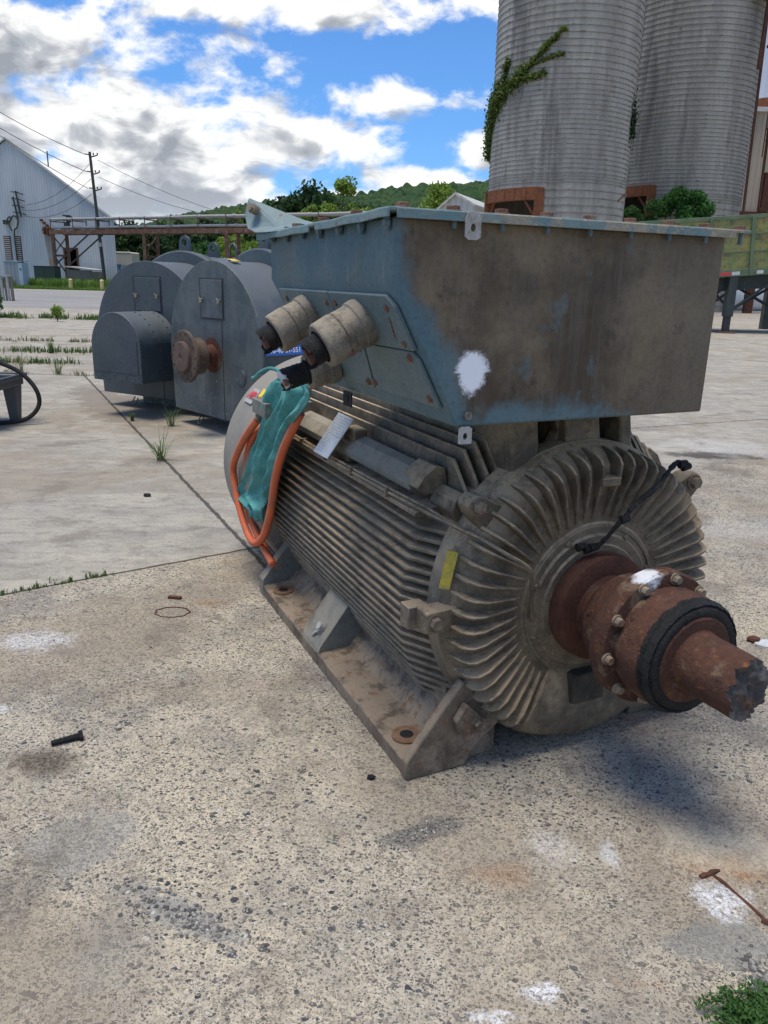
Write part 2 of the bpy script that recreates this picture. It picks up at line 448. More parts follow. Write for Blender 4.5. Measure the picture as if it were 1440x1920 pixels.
    def spot(cx, cy, rx, ry, c, amt, wid=.5, ns=6, rot=0):
        nonlocal col
        q = n.map(n.v('SUBTRACT', p, (cx, cy, 0)), (1, 1, 1), rot=(0, 0, rot))
        qx, qy, qz = n.sep(q)
        d = n.m('SQRT', n.m('ADD', n.m('POWER', n.m('ABSOLUTE', n.m('DIVIDE', qx, rx)), 2.0), n.m('POWER', n.m('ABSOLUTE', n.m('DIVIDE', qy, ry)), 2.0)))
        d = n.m('ADD', d, n.m('MULTIPLY', n.m('SUBTRACT', n.noise(p, ns, 6, .75), .5), 2.4))
        f = n.m('MULTIPLY', n.m('MULTIPLY', n.ss(d, 1.0, 1.0 - wid), amt), n.ss(brk, .42, .56, .1 if c[0] > .6 else .6, 1))
        col = n.mix(f, col, c)
    spot(-1.42, 2.86, .20, .13, (.66, .66, .66), .85, .7, 13)
    spot(-1.35, 2.33, .10, .05, (.70, .70, .70), .7, .5, 16)
    spot(.47, 1.72, .09, .09, (.62, .58, .54), .7, .8, 14)
    spot(.62, 1.70, .035, .07, (.60, .60, .60), .7, .8, 14)
    spot(.86, 1.55, .09, .10, (.74, .75, .78), .9, .8, 15, .5)
    spot(.36, 1.28, .05, .03, (.76, .76, .78), .9, .5, 25)
    spot(.25, 1.22, .06, .02, (.76, .76, .78), .7, .5, 25)
    spot(.94, 1.68, .17, .08, (.42, .19, .06), .75, 1.0, 9)
    spot(.30, 1.62, .12, .07, (.34, .17, .075), .5, 1.0, 9)
    spot(.95, 1.75, .26, .14, (.56, .49, .37), .8, .7, 7)
    spot(.80, 1.42, .13, .07, (.25, .245, .22), .9, .15, 5)
    spot(.12, 1.77, .15, .05, (.15, .145, .135), .85, .4, 12, -.5)
    spot(-1.02, 2.04, .16, .11, (.10, .078, .055), .95, .8, 9)
    spot(-.44, 1.46, .22, .05, (.27, .265, .25), .85, .5, 14, .5)
    spot(-.78, 1.72, .16, .16, (.31, .30, .27), .7, .3, 8)
    spot(-.93, 1.40, .15, .70, (.17, .145, .12), .75, .9, 14, .3)
    spot(-.60, 1.33, .10, .10, (.29, .27, .23), .45, .4, 12)
    spot(-.94, 3.17, .16, .08, (.25, .22, .18), .6, .6, 9)
    spot(-.80, 3.28, .12, .035, (.34, .17, .08), .6, .8, 14)
    spot(2.95, 6.85, .5, .18, (.05, .045, .04), .9, .4, 5)
    spot(3.3, 7.2, .8, .5, (.70, .69, .67), .5, .7, 4)
    spot(-3.1, 8.8, .42, 1.7, (.24, .20, .16), .9, .2, 4, -.55)
    spot(2.4, 4.6, .9, .35, (.68, .66, .62), .4, .8, 5)
    spot(1.15, 2.35, .75, .35, (.12, .12, .125), .5, 1.0, 5, -.45)  # soft dark ellipse: the motor's cast shadow painted into the ground colour
    # joints
    def crack(x0, y0, x1, y1, w=.008, amt=.9, wb=.03):
        nonlocal col, hh
        L = math.hypot(x1 - x0, y1 - y0); ux, uy = (x1 - x0) / L, (y1 - y0) / L
        a = n.m('ADD', n.m('MULTIPLY', n.m('SUBTRACT', x, x0), ux), n.m('MULTIPLY', n.m('SUBTRACT', y, y0), uy))
        d = n.m('ADD', n.m('MULTIPLY', n.m('SUBTRACT', x, x0), -uy), n.m('MULTIPLY', n.m('SUBTRACT', y, y0), ux))
        d = n.m('ABSOLUTE', n.m('ADD', d, n.m('MULTIPLY', n.m('SUBTRACT', n.noise(p, 7, 5, .7), .5), wb)))
        f = n.m('MULTIPLY', n.ss(d, w, w * .4), n.m('MULTIPLY', n.m('GREATER_THAN', a, 0.0), n.m('LESS_THAN', a, L)))
        f = n.m('MULTIPLY', f, amt)
        col = n.mix(f, col, (.055, .048, .038))
        hh = n.m('SUBTRACT', hh, n.m('MULTIPLY', f, 3.0))
    crack(-6, .38, .2, 4.70, .011)
    crack(-4.45, 11.38, -.6, 3.75, .016, .85, .05)
    crack(-14, 11.6, -2.5, 11.4, .02, .9, .06)
    crack(-14, 12.4, -2, 13.2, .05, .7, .2)
    crack(-14, 14.2, 0, 15.4, .05, .7, .2)
    crack(-20, 16.5, 0, 17.6, .06, .6, .2)
    crack(-26, 25, 2, 26.6, .10, .6, .3)
    crack(-26, 20.5, 2, 21.6, .05, .6, .3)
    crack(1.4, 7.6, 9, 11, .03, .5, .15)
    rough = .88
    h = n.m('ADD', n.m('MULTIPLY', hh, .6), n.m('ADD', n.m('MULTIPLY', fin, .9), n.m('MULTIPLY', n.noise(p, 22, 5, .7), 1.2)))
    n.out(col, rough, bump=h, bstr=1.0, bdist=.009, spec=.25)
M_ground = mat('worn_concrete', f_ground)

# ------------------------------------------------------------------ ground sheets
g = B(); ring = [-2500, -400, -80, -20, -5, 0, 5, 20, 80, 400, 2500]
vs = [(a, b, 0) for b in ring for a in ring]; k = len(ring)
g.add(vs, [(j * k + i, j * k + i + 1, (j + 1) * k + i + 1, (j + 1) * k + i) for j in range(k - 1) for i in range(k - 1)])
tag(g.build('ground', M_ground, ang=0, fix=False), kind='structure')
def f_road(n):
    p = n.obj(); a = n.noise(n.map(p, (.3, 1.6, 1)), .6, 6, .65); b = n.noise(p, 12, 4, .7)
    col = n.mix(n.ss(a, .35, .65), (.22, .21, .195), (.30, .285, .26))
    col = n.mix(n.ss(b, .3, .8, 0, .4), col, (.14, .13, .12)); n.out(col, .9, bump=b, bstr=.3)
M_road = mat('old_asphalt', f_road)
g = B(); g.add([(-90, 30.5, .004), (-4, 33.5, .004), (-4, 66, .004), (-90, 69.5, .004)], [(0, 1, 2, 3)])
tag(g.build('road', M_road, ang=0, fix=False), kind='structure')
def f_turf(n):
    p = n.obj(); a = n.noise(p, .5, 6, .65); b = n.noise(p, 9, 4, .7)
    col = n.mix(n.ss(a, .35, .65), (.07, .11, .035), (.13, .15, .06)); col = n.mix(n.ss(b, .5, .8, 0, .5), col, (.17, .13, .08)); n.out(col, .95, bump=b)
M_turf = mat('turf_soil', f_turf)
g = B(); g.add([(-120, 69.9, .008), (-14, 69.9, .008), (-14, 240, .008), (-120, 240, .008)], [(0, 1, 2, 3)])
tag(g.build('verge', M_turf, ang=0, fix=False), kind='structure')

# ------------------------------------------------------------------ main motor (all coordinates in the motor's own frame)
CX, CY, CZ = 1.54, 1.78, .505
TH = R(25.2)
MO = (CX * math.cos(TH) - CY * math.sin(TH), CX * math.sin(TH) + CY * math.cos(TH), 0)
motor = thing('electric_motor', MO, 'large dusty finned electric motor with box on top and broken rusty shaft', 'electric motor', rz=TH)
def mb(): return B((CX, CY, 0))
def mir(x): return 2 * CX - x

# frame core
def tipx(z): return 1.0 + .95 * (z - .475) ** 2
core = []
pl = [(1.13, .17), (1.12, .30), (1.115, .48), (1.12, .66), (1.13, .77), (1.15, .83), (1.2, .86), (1.30, .875), (CX, .88)]
poly = [(CX, .12), (1.25, .12), (1.12, .14)] + pl
poly = poly + [(mir(x), z) for x, z in reversed(poly[1:-1])]
b = mb(); b.prism(poly, 1, 1.9, 3.40)
b.lathe([(.0, 1.92), (.47, 1.92), (.495, 1.90), (.495, 1.83), (.2, 1.83)], (CX, 0, CZ), n=72)
frame = b.build('frame', M_frame, motor, bevel=.004)
b = mb()
for sgn in (0, 1):
    for i in range(19):
        z = .152 + .0317 * i
        t = tipx(z); w = .0055
        po = [(t, 2.0), (t, 3.38), (1.2, 3.38), (1.2, 1.86), (t + .075, 1.865)]
        if sgn: po = [(mir(x), y) for x, y in po]
        jit = random.uniform(-.001, .001)
        b.prism(po, 2, z - w + jit, z + w + jit)
    for (x, z) in ((1.165, .935), (1.20, .962), (1.235, .985), (1.27, 1.0), (1.305, 1.008), (1.34, 1.01), (1.375, 1.01)):
        po = [(1.985, z), (3.36, z), (3.36, .8), (1.885, .8), (1.90, z - .085)]
        xx = mir(x) if sgn else x
        b.prism(po, 0, xx - .006, xx + .006)
    # bottom fins
    for i in range(7):
        xx = 1.16 + .04 * i
        if sgn: xx = mir(xx)
        b.prism([(1.98, .06), (3.35, .06), (3.35, .2), (1.9, .2), (1.9, .12)], 0, xx - .005, xx + .005)
b.build('cooling_fins', M_frame, motor, bevel=.0018)

# ledge, channel and its front block
for sgn in (0, 1):
    f = (lambda P: [(mir(x), z) for x, z in P]) if sgn else (lambda P: P)
    b = mb()
    b.prism(f([(1.03, .768), (1.03, .782), (1.14, .80), (1.14, .76)]), 1, 1.97, 3.36)
    b.build('ledge', M_frame, motor, bevel=.002)
    b = mb()
    b.prism(f([(1.055, .825), (1.05, .85), (1.085, .888), (1.12, .900), (1.15, .87), (1.16, .81), (1.08, .812)]), 1, 2.06, 3.36)
    ch = b.build('channel', M_gusset, motor, ang=12, bevel=.002)
    b = mb()
    b.prism(f([(1.05, .845), (1.075, .885), (1.115, .912), (1.145, .905), (1.16, .84), (1.08, .82)]), 1, 2.0, 2.12)
    b.prism(f([(1.10, .80), (1.11, .835), (1.14, .855), (1.17, .84), (1.19, .78), (1.12, .77)]), 1, 1.87, 2.01)
    b.build('channel_block', M_shield, motor, ang=12, bevel=.003)

# end shield
b = mb()
prof = [(.25, 1.75), (.285, 1.744), (.33, 1.740), (.40, 1.742), (.435, 1.750), (.462, 1.775), (.482, 1.81), (.492, 1.825), (.494, 1.85), (.49, 1.87), (.46, 1.875), (.3, 1.88)]
b.lathe(prof, (CX, 0, CZ), n=96)
# smooth lower sector
a0, a1 = R(238), R(318)
b.lathe([(.20, 1.80), (.22, 1.752), (.27, 1.735), (.34, 1.715), (.42, 1.71), (.455, 1.722), (.475, 1.75), (.485, 1.80), (.485, 1.84)], (CX, 0, CZ), n=40, a0=a0, a1=a1)
for a in (a0, a1):
    ca, sa = math.cos(a), math.sin(a)
    pr = [(.22, 1.80), (.22, 1.752), (.27, 1.735), (.34, 1.715), (.42, 1.71), (.455, 1.722), (.475, 1.75), (.485, 1.80)]
    b.add([(CX + r * ca, y, CZ + r * sa) for r, y in pr], [tuple(range(len(pr)))])
# upper smoother hump between the supports
shield = b.build('end_shield', M_shield, motor, ang=40)
b = mb()
def rfin(a, rin=.27, rout=.478, top=1.705, w=.0040):
    pr = [(rin, 1.79), (rin, 1.744), (rin + .03, 1.732), (.36, top + .010), (.41, top - .004), (.445, top - .002), (.462, top + .012), (.474, top + .035), (.480, 1.77), (.484, 1.80), (.40, 1.80)]
    ca, sa = math.cos(a), math.sin(a)
    vs = []
    for sg in (-1, 1):
        for r, y in pr:
            ww = w * (1.0 if y < 1.74 else 1.5)
            vs.append((CX + r * ca - sg * ww * sa, y, CZ + r * sa + sg * ww * ca))
    m = len(pr)
    b.add(vs, [tuple(range(m)), tuple(reversed(range(m, 2 * m)))] + [(i, m + i, m + (i + 1) % m, (i + 1) % m) for i in range(m)])
ang = []
a = 101
while a < 234: ang.append(a); a += 6.3
a = 79
while a > -40: ang.append(a); a -= 6.3
for a in ang: rfin(R(a), top=1.705 + random.uniform(-.002, .002))
for a in (85.5, 94.5): rfin(R(a), rout=.44)
b.box((CX - .034, 1.70, CZ + .38), (CX + .034, 1.79, CZ + .405))
b.build('shield_fins', M_shield, shield, bevel=.0022)

# lugs with bolts
b = mb()
for k_, (aa, ro) in enumerate(((140.5, .538), (180, .54), (39.5, .538))):
    ca, sa = math.cos(R(aa)), math.sin(R(aa))
    def L(r, t, y): return (CX + r * ca - t * sa, y, CZ + r * sa + t * ca)
    b = mb()
    ys = (1.775, 1.84)
    prf = [(.44, -.050), (.53, -.034), (.556, -.022), (.562, 0), (.556, .022), (.53, .034), (.44, .050)] if aa != 180 else [(.46, -.038), (.555, -.034), (.562, -.028), (.562, .028), (.555, .034), (.46, .038)]
    if aa == 180: ys = (1.772, 1.84)
    vs = [L(r, t, ys[0] + (.0 if r > .5 else .006)) for r, t in prf] + [L(r, t, ys[1]) for r, t in prf]
    m = len(prf)
    b.add(vs, [tuple(range(m)), tuple(reversed(range(m, 2 * m)))] + [(i, m + i, m + (i + 1) % m, (i + 1) % m) for i in range(m)])
    lug = b.build('mounting_lug', M_shield, motor, ang=12, bevel=.004)
    if aa == 180:
        b = mb(); b.box((.955, 1.845, CZ - .045), (1.02, 1.90, CZ + .028)); b.build('lug_block', M_frame, lug, bevel=.004)
    b = mb(); b.hexb(L(.532, 0, 1.776), (0, -1, 0), .021, .020)
    b.build('bolt', M_foot, lug, bevel=.0015)

# bearing cap
b = mb()
b.lathe([(.10, 1.73), (.185, 1.728), (.19, 1.735), (.215, 1.735), (.222, 1.742), (.25, 1.744), (.262, 1.752), (.272, 1.775)], (CX, 0, CZ), n=72)
b.lathe([(.236, 1.745), (.238, 1.738), (.246, 1.738), (.248, 1.746)], (CX, 0, CZ), n=72)
cap = b.build('bearing_cap', M_shield, motor, ang=25)
for a in (20, 60, 118, 160, 205, 340):
    b = mb(); b.hexb((CX + .226 * math.cos(R(a)), 1.742, CZ + .226 * math.sin(R(a))), (0, -1, 0), .010, .010); b.build('cap_bolt', M_shield, cap)
b = mb(); b.box((CX - .062, 1.70, CZ - .335), (CX + .062, 1.75, CZ - .232))
b.build('drain_box', mat('oily_dirt', f_rust((.045, .038, .03), (.09, .075, .055), (.12, .10, .07), sc=12)), cap, bevel=.006)

# shaft and coupling
b = mb()
b.lathe([(.075, 1.73), (.168, 1.725), (.172, 1.70), (.168, 1.672), (.155, 1.668), (.11, 1.668), (.10, 1.66), (.10, 1.648), (.088, 1.645), (.086, 1.60)], (CX, 0, CZ), n=64)
b.build('thrower_disc', M_rustd, motor, ang=28)
coup = mb()
coup.lathe([(.085, 1.62), (.132, 1.615), (.142, 1.60), (.145, 1.545), (.150, 1.53), (.155, 1.512), (.158, 1.50)], (CX, 0, CZ), n=72)
coup.lathe([(.150, 1.512), (.192, 1.508), (.197, 1.50), (.197, 1.455), (.192, 1.449), (.155, 1.446)], (CX, 0, CZ), n=72)
coup.lathe([(.156, 1.452), (.163, 1.43), (.165, 1.38), (.160, 1.355), (.150, 1.343), (.09, 1.335)], (CX, 0, CZ), n=72)
for i in range(40):   # welding blobs and scale lumps on the hub
    a = random.uniform(0, 6.28); y = random.uniform(1.40, 1.60)
    rr = .146 if y > 1.51 else .165
    if 1.44 < y < 1.515: continue
    q = Vector((CX + rr * math.cos(a), y, CZ + rr * math.sin(a)))
    coup.cyl(q, q + Vector((math.cos(a), 0, math.sin(a))) * .003, random.uniform(.003, .009), .002, n=6)
SPW = [None]
def f_coup(n):
    p = n.obj()
    a = n.noise(p, 9, 6, .65); b_ = n.noise(p, 80, 4, .7)
    col = n.mix(n.ss(a, .35, .65), (.072, .032, .022), (.115, .052, .032))
    col = n.mix(n.ss(n.noise(n.v('ADD', p, (3, 1, 2)), 13, 5, .6), .56, .68, 0, .8), col, (.20, .14, .095))
    col = n.mix(n.ss(n.noise(n.v('ADD', p, (2, 7, 5)), 24, 6, .7), .58, .66, 0, .7), col, (.26, .105, .035))
    col = n.mix(n.ss(n.noise(n.v('ADD', p, (7, 1, 5)), 11, 5, .6), .62, .68, 0, .9), col, (.03, .024, .02))
    col = n.mix(n.ss(b_, .35, .8, 0, .5), col, (.05, .02, .012))
    d = n.v('LENGTH', n.map(n.v('SUBTRACT', p, (-.05, -.305, .690)), (1, 1.2, 1)))
    d = n.m('ADD', d, n.m('MULTIPLY', n.m('SUBTRACT', n.noise(p, 40, 5, .75), .5), .07))
    col = n.mix(n.ss(d, .05, .025), col, (.78, .78, .80))
    n.out(col, .8, bump=n.m('ADD', n.m('MULTIPLY', n.noise(p, 30, 6, .75), 1.5), b_), bstr=.9, bdist=.008, spec=.3)
M_coup = mat('coupling_rust', f_coup)
coupling = coup.build('shaft_coupling', M_coup, motor, ang=28)
for i in range(10):
    a = R(8 + i * 36)
    b = mb(); b.hexb((CX + .180 * math.cos(a), 1.449, CZ + .180 * math.sin(a)), (0, -1, 0), .0125, .020)
    b.build('flange_bolt', M_bolt, coupling, bevel=.001)
b = mb()
rj = lambda r, y, t: .0025 * mnoise.noise(Vector((math.cos(t) * 7, math.sin(t) * 7, y * 60))) + .0035 * mnoise.noise(Vector((math.cos(t) * 30, math.sin(t) * 30, y * 90)))
b.lathe([(.150, 1.362), (.160, 1.358), (.163, 1.350), (.157, 1.344), (.163, 1.337), (.160, 1.324), (.155, 1.318), (.150, 1.322), (.144, 1.312), (.115, 1.314), (.105, 1.33)], (CX, 0, CZ), n=160, jit=rj)
b.build('rubber_ring', M_rubber, coupling, ang=70)
b = mb()
b.lathe([(.125, 1.3155), (.118, 1.309), (.088, 1.309)], (CX, 0, CZ), n=64)
b.build('inner_hub', M_coup, coupling)
def shaft_end(r, y, t):
    return 0
b = mb(); m = 96
rows = [(.0915, 1.312), (.084, 1.306), (.083, 1.28), (.083, 1.24), (.0825, 1.20)]
b.lathe(rows, (CX, 0, CZ), n=m)
# jagged end
def ragy(t):
    return 1.142 + .020 * mnoise.noise(Vector((math.cos(t) * 2.2, math.sin(t) * 2.2, 1))) + .012 * mnoise.noise(Vector((math.cos(t) * 9, math.sin(t) * 9, 4))) + .012 * math.cos(t - .3)
vs = []
for i in range(m):
    t = 2 * math.pi * i / m; vs.append((CX + .0825 * math.cos(t), 1.20, CZ + .0825 * math.sin(t)))
for i in range(m):
    t = 2 * math.pi * i / m; r = .081 + .002 * mnoise.noise(Vector((math.cos(t) * 12, math.sin(t) * 12, 0))); vs.append((CX + r * math.cos(t), ragy(t), CZ + r * math.sin(t)))
b.add(vs, [(i, (i + 1) % m, m + (i + 1) % m, m + i) for i in range(m)])
b.build('broken_shaft', M_coup, motor, ang=50)
b = mb(); vs = []; fs = []; K = 14
for k in range(K + 1):
    rr = .081 * (1 - k / K)
    for i in range(m):
        t = 2 * math.pi * i / m; e = 1 - k / K
        q = Vector((rr * math.cos(t), 0, rr * math.sin(t)))
        y = ragy(t) * e ** 3 + (1 - e ** 3) * (1.150 + .022 * mnoise.noise(q * 22) + .012 * mnoise.noise(q * 60) - q.x * .15)
        r0 = .081 + .002 * mnoise.noise(Vector((math.cos(t) * 12, math.sin(t) * 12, 0)))
        rr2 = r0 * (1 - k / K)
        vs.append((CX + rr2 * math.cos(t), y, CZ + rr2 * math.sin(t)))
for k in range(K):
    for i in range(m): fs.append((k * m + i, k * m + (i + 1) % m, (k + 1) * m + (i + 1) % m, (k + 1) * m + i))
b.add(vs, fs); b.build('fracture_face', M_fract, motor, ang=60)

# feet
for sgn in (0, 1):
    f = (lambda P: [(mir(x), z) for x, z in P]) if sgn else (lambda P: P)
    gx = (lambda x: mir(x)) if sgn else (lambda x: x)
    b = mb()
    b.prism(f([(.93, 0), (.93, .052), (.95, .056), (1.06, .062), (1.11, .12), (1.16, .22), (1.26, .22), (1.26, .0)]), 1, 1.80, 3.34)
    foot = b.build('foot', M_foot, motor, bevel=.005)
    b = mb(); b.prism(f([(.925, 0), (.925, .062), (1.068, .25), (1.11, .30), (1.25, .13), (1.165, .06), (1.13, .0)]), 1, 1.765, 1.80)
    b.prism(f([(1.085, .135), (1.075, .18), (1.11, .235), (1.18, .17), (1.17, .12)]), 1, 1.74, 1.766)
    b.build('foot_web', M_foot, foot, bevel=.006)
    b = mb(); b.hexb((gx(1.155), 1.741, .155), (0, -1, 0), .02, .018); b.hexb((gx(1.10), 1.764, .12), (0, -1, 0), .007, .006)
    b.build('bolt', M_foot, foot, bevel=.0015)
    b = mb(); b.prism(f([(.932, .05), (.938, .075), (1.09, .285), (1.16, .28), (1.16, .05)]), 1, 2.55, 2.74)
    b.build('gusset', M_gusset, foot, bevel=.003)
    b = mb(); b.prism(f([(.928, 0), (.928, .08), (1.06, .25), (1.16, .25), (1.16, 0)]), 1, 3.30, 3.36)
    b.build('foot_web', M_gusset, foot, bevel=.004)
    for yy in (1.905, 3.19):
        b = mb(); b.cyl((gx(.995), yy, .052), (gx(.995), yy, .0645), .048, n=28); b.build('bolt_pad', mat('pad_rust', f_rust((.17, .09, .05), (.24, .15, .09), (.26, .20, .14), sc=9)), foot)
        b = mb(); b.cyl((gx(.995), yy, .060), (gx(.995), yy, .0655), .022, n=24); b.build('bolt_hole', M_rubber, foot)
    if not sgn:
        b = mb(); b.tube(spline([(.975, 2.62, .10), (.955, 2.625, .11), (.945, 2.64, .095), (.95, 2.67, .075), (.945, 2.70, .055)]), .006, 6)
        b.cyl((.975, 2.61, .13), (.955, 2.61, .145), .016, n=16)
        b.build('earth_lead', M_galv, foot)

# fan cover at the rear
b = mb()
b.lathe([(.40, 3.385), (.560, 3.39), (.572, 3.40), (.574, 3.42), (.574, 4.0), (.565, 4.035), (.54, 4.05), (.0, 4.05)], (CX - .04, 0, CZ - .01), n=96)
cover = b.build('fan_cover', M_cover, motor, ang=30)
b = mb()
for k in range(7):
    a = R(196 + k * 5.5)
    c = Vector((CX - .04 + .575 * math.cos(a), 3.62, CZ - .01 + .575 * math.sin(a)))
    b.beam(c + Vector((0, -.05, 0)), c + Vector((0, .05, 0)), .006, .014)
b.build('air_slots', M_rubber, cover)
# red lettered badge (raised letters on a plate)
def ontang(a, y, r=.578):
    return Vector((CX - .04 + r * math.cos(R(a)), y, CZ - .01 + r * math.sin(R(a))))
def text_obj(name, s, m, size, parent, loc, xdir, ydir, ext=.0015, bold=0):
    cu = bpy.data.curves.new(name, 'FONT'); cu.body = s; cu.size = size; cu.extrude = ext; cu.align_x = 'CENTER'; cu.align_y = 'CENTER'; cu.offset = bold
    o = bpy.data.objects.new(name, cu); COL.objects.link(o)
    bpy.context.view_layer.update()
    dg = bpy.context.evaluated_depsgraph_get()
    me = bpy.data.meshes.new_from_object(o.evaluated_get(dg)); bpy.data.objects.remove(o)
    me.name = name
    o = bpy.data.objects.new(name, me); COL.objects.link(o); me.materials.append(m)
    xd = Vector(xdir).normalized(); zd = xd.cross(Vector(ydir)).normalized(); yd = zd.cross(xd)
    Mx = Matrix(((xd.x, yd.x, zd.x, loc[0]), (xd.y, yd.y, zd.y, loc[1]), (xd.z, yd.z, zd.z, loc[2]), (0, 0, 0, 1)))
    me.transform(Mx)
    if parent: o.parent = parent
    return o
M_red = mat('badge_red', f_plain((.55, .05, .05), .5))
M_yel = mat('label_yellow', f_plain((.70, .50, .05), .6, .3, 40))
M_ylab = mat('faded_yellow', f_rust((.60, .46, .04), (.42, .33, .05), (.32, .27, .16), sc=28, rough=.6, bs=.1))
M_blue = mat('label_blue', f_plain((.18, .30, .62), .6))
M_ink = mat('ink', f_plain((.05, .05, .05), .7))
ab = 140
radial = Vector((math.cos(R(ab)), 0, math.sin(R(ab)))); tang = Vector((math.sin(R(ab)), 0, -math.cos(R(ab))))   # tang points up the side
if tang.z < 0: tang = -tang
def plate(p, ux, uy, w, h, t):
    q = mb(); p = Vector(p); ux = Vector(ux).normalized() * w / 2; uy = Vector(uy).normalized() * h / 2; nn = ux.cross(uy).normalized() * t
    q.add([p - ux - uy, p + ux - uy, p + ux + uy, p - ux + uy, p - ux - uy + nn, p + ux - uy + nn, p + ux + uy + nn, p - ux + uy + nn],
          [(0, 1, 2, 3), (4, 7, 6, 5), (0, 4, 5, 1), (1, 5, 6, 2), (2, 6, 7, 3), (3, 7, 4, 0)])
    return q
rr_ = Vector((0, -1, 0))      # reading direction on the left flank, towards the front
ap = ontang(ab, 3.86)
plate(ap, rr_, tang, .13, .088, .004).build('badge', M_galv, cover, bevel=.001)
tl = ap + radial * .005 - Vector((CX, CY, 0))
text_obj('badge_letters', 'ABB', M_red, .062, cover, tl, rr_, tang, .002, .0022)
plate(ontang(136.5, 3.76) + radial * .001, rr_, tang, .055, .05, .002).build('yellow_label', M_yel, cover)

# junction box on the rear flank with fitting and orange hose
b = mb(); b.box((.915, 3.16, .872), (1.13, 3.36, .938)); jb = b.build('junction_box', M_gusset, motor, bevel=.004)
plate((.95, 3.235, .9385), (1, 0, 0), (0, 1, 0), .03, .03, .001).build('blue_label', M_blue, jb)
b = mb(); b.cyl((1.0, 3.31, .88), (.945, 3.325, .862), .028, n=16); b.cyl((.97, 3.318, .87), (.953, 3.323, .865), .036, n=6); b.cyl((.95, 3.323, .865), (.93, 3.328, .838), .026, .022, n=16)
b.build('hose_fitting', M_gland, jb, bevel=.001)
def f_hose(n):
    p = n.obj(); a = n.noise(p, 8, 5, .7)
    col = n.mix(n.ss(a, .4, .7), (.62, .13, .045), (.42, .12, .06)); n.out(col, .6, bump=a, bstr=.2)
M_hose = mat('orange_hose', f_hose)
h1 = [(.93, 3.325, .842), (.915, 3.518, .716), (.90, 3.666, .571), (.90, 3.676, .487), (.905, 3.621, .372), (.915, 3.532, .269), (.92, 3.408, .235), (.93, 3.282, .302), (.93, 3.16, .449), (.93, 3.069, .633), (.93, 2.963, .771), (.94, 2.866, .877), (.96, 2.82, .95)]
h2 = [(.985, 3.40, .80), (.955, 3.463, .75), (.95, 3.565, .662), (.945, 3.61, .546), (.945, 3.608, .401), (.95, 3.553, .297), (.95, 3.386, .24), (.95, 3.201, .192)]
for hp in (h1, h2):
    sp = spline(hp, 40); rs = [.0175 + .0011 * math.sin(i * 2.1) for i in range(len(sp))]
    b = mb(); b.tube(sp, rs, 12); b.build('orange_hose', M_hose, motor, ang=60)

# thin cables along the ledge and over the shield
b = mb()
w1 = [(1.03, 3.20, .792), (1.028, 2.716, .792), (1.028, 2.465, .793), (1.03, 2.165, .796), (1.04, 1.98, .795), (1.058, 1.93, .785), (1.109, 1.83, .762), (1.14, 1.765, .748), (1.19, 1.70, .715), (1.231, 1.684, .690), (1.262, 1.684, .658), (1.283, 1.70, .589), (1.315, 1.73, .475)]
b.tube(spline(w1, 8), .0065, 7)
b.tube(spline([(x + .004, y, z + .012) for x, y, z in w1[:6]] + [w1[6]], 8), .005, 7)
for y in (3.0, 2.72, 2.46, 2.16): b.box((1.018, y - .005, .782), (1.045, y + .005, .812))
b.build('sensor_cable', M_shield, motor)
b = mb()
w2 = [(1.475, 1.72, .692), (1.509, 1.69, .712), (1.561, 1.668, .786), (1.616, 1.668, .838), (1.70, 1.68, .878), (1.799, 1.72, .93), (1.843, 1.72, .917)]
b.tube([(p[0] + random.uniform(-1, 1) * .002, p[1], p[2] + random.uniform(-1, 1) * .002) for p in spline(w2, 12)], [random.uniform(.006, .010) for _ in spline(w2, 12)], 7)
for q in ((1.48, 1.705, .694), (1.495, 1.70, .70), (1.83, 1.72, .925), (1.845, 1.72, .915), (1.46, 1.715, .70), (1.57, 1.665, .79)):
    b.cyl((q[0] - .014, q[1], q[2]), (q[0] + .014, q[1] - .004, q[2] + .004), .014, .010, n=7)
b.build('grease_line', M_rubber, motor)
# yellow sticker on the rim
q = mb(); q.add([(1.035, 1.812, .598), (1.058, 1.790, .598), (1.085, 1.796, .705), (1.062, 1.818, .710)], [(0, 1, 2, 3)])
q.V += [tuple(Vector(v) + Vector((-.003, -.004, 0))) for v in q.V[:4]]; q.F += [(4, 7, 6, 5), (0, 4, 5, 1), (1, 5, 6, 2), (2, 6, 7, 3), (3, 7, 4, 0)]
q.build('yellow_sticker', mat('worn_sticker', f_rust((.55, .42, .04), (.36, .29, .06), (.22, .18, .12), sc=45, rough=.6, bs=.1)), motor)
# rating plate on a block by the channel
b = mb(); b.box((1.06, 2.58, .80), (1.12, 2.72, .875)); b.box((1.075, 2.56, .87), (1.13, 2.66, .925)); b.build('plate_bracket', M_shield, motor, bevel=.005)
q = mb(); A_, B_, C_, D_ = (1.07, 2.70, .968), (1.07, 2.555, .966), (.985, 2.60, .815), (.985, 2.75, .813)
nn = (Vector(B_) - Vector(A_)).cross(Vector(D_) - Vector(A_)).normalized() * .004
vs = [Vector(a) for a in (A_, B_, C_, D_)]
q.add(vs + [v + nn for v in vs], [(0, 1, 2, 3), (4, 7, 6, 5), (0, 4, 5, 1), (1, 5, 6, 2), (2, 6, 7, 3), (3, 7, 4, 0)])
rp = q.build('rating_plate', M_alu, motor, bevel=.001)
q = mb(); random.seed(3)
outn = nn if nn.x < 0 else -nn
base = Vector(A_) + (outn * 1.15 if outn is nn else outn * .15)
E1 = Vector(B_) - Vector(A_); E2 = Vector(D_) - Vector(A_)
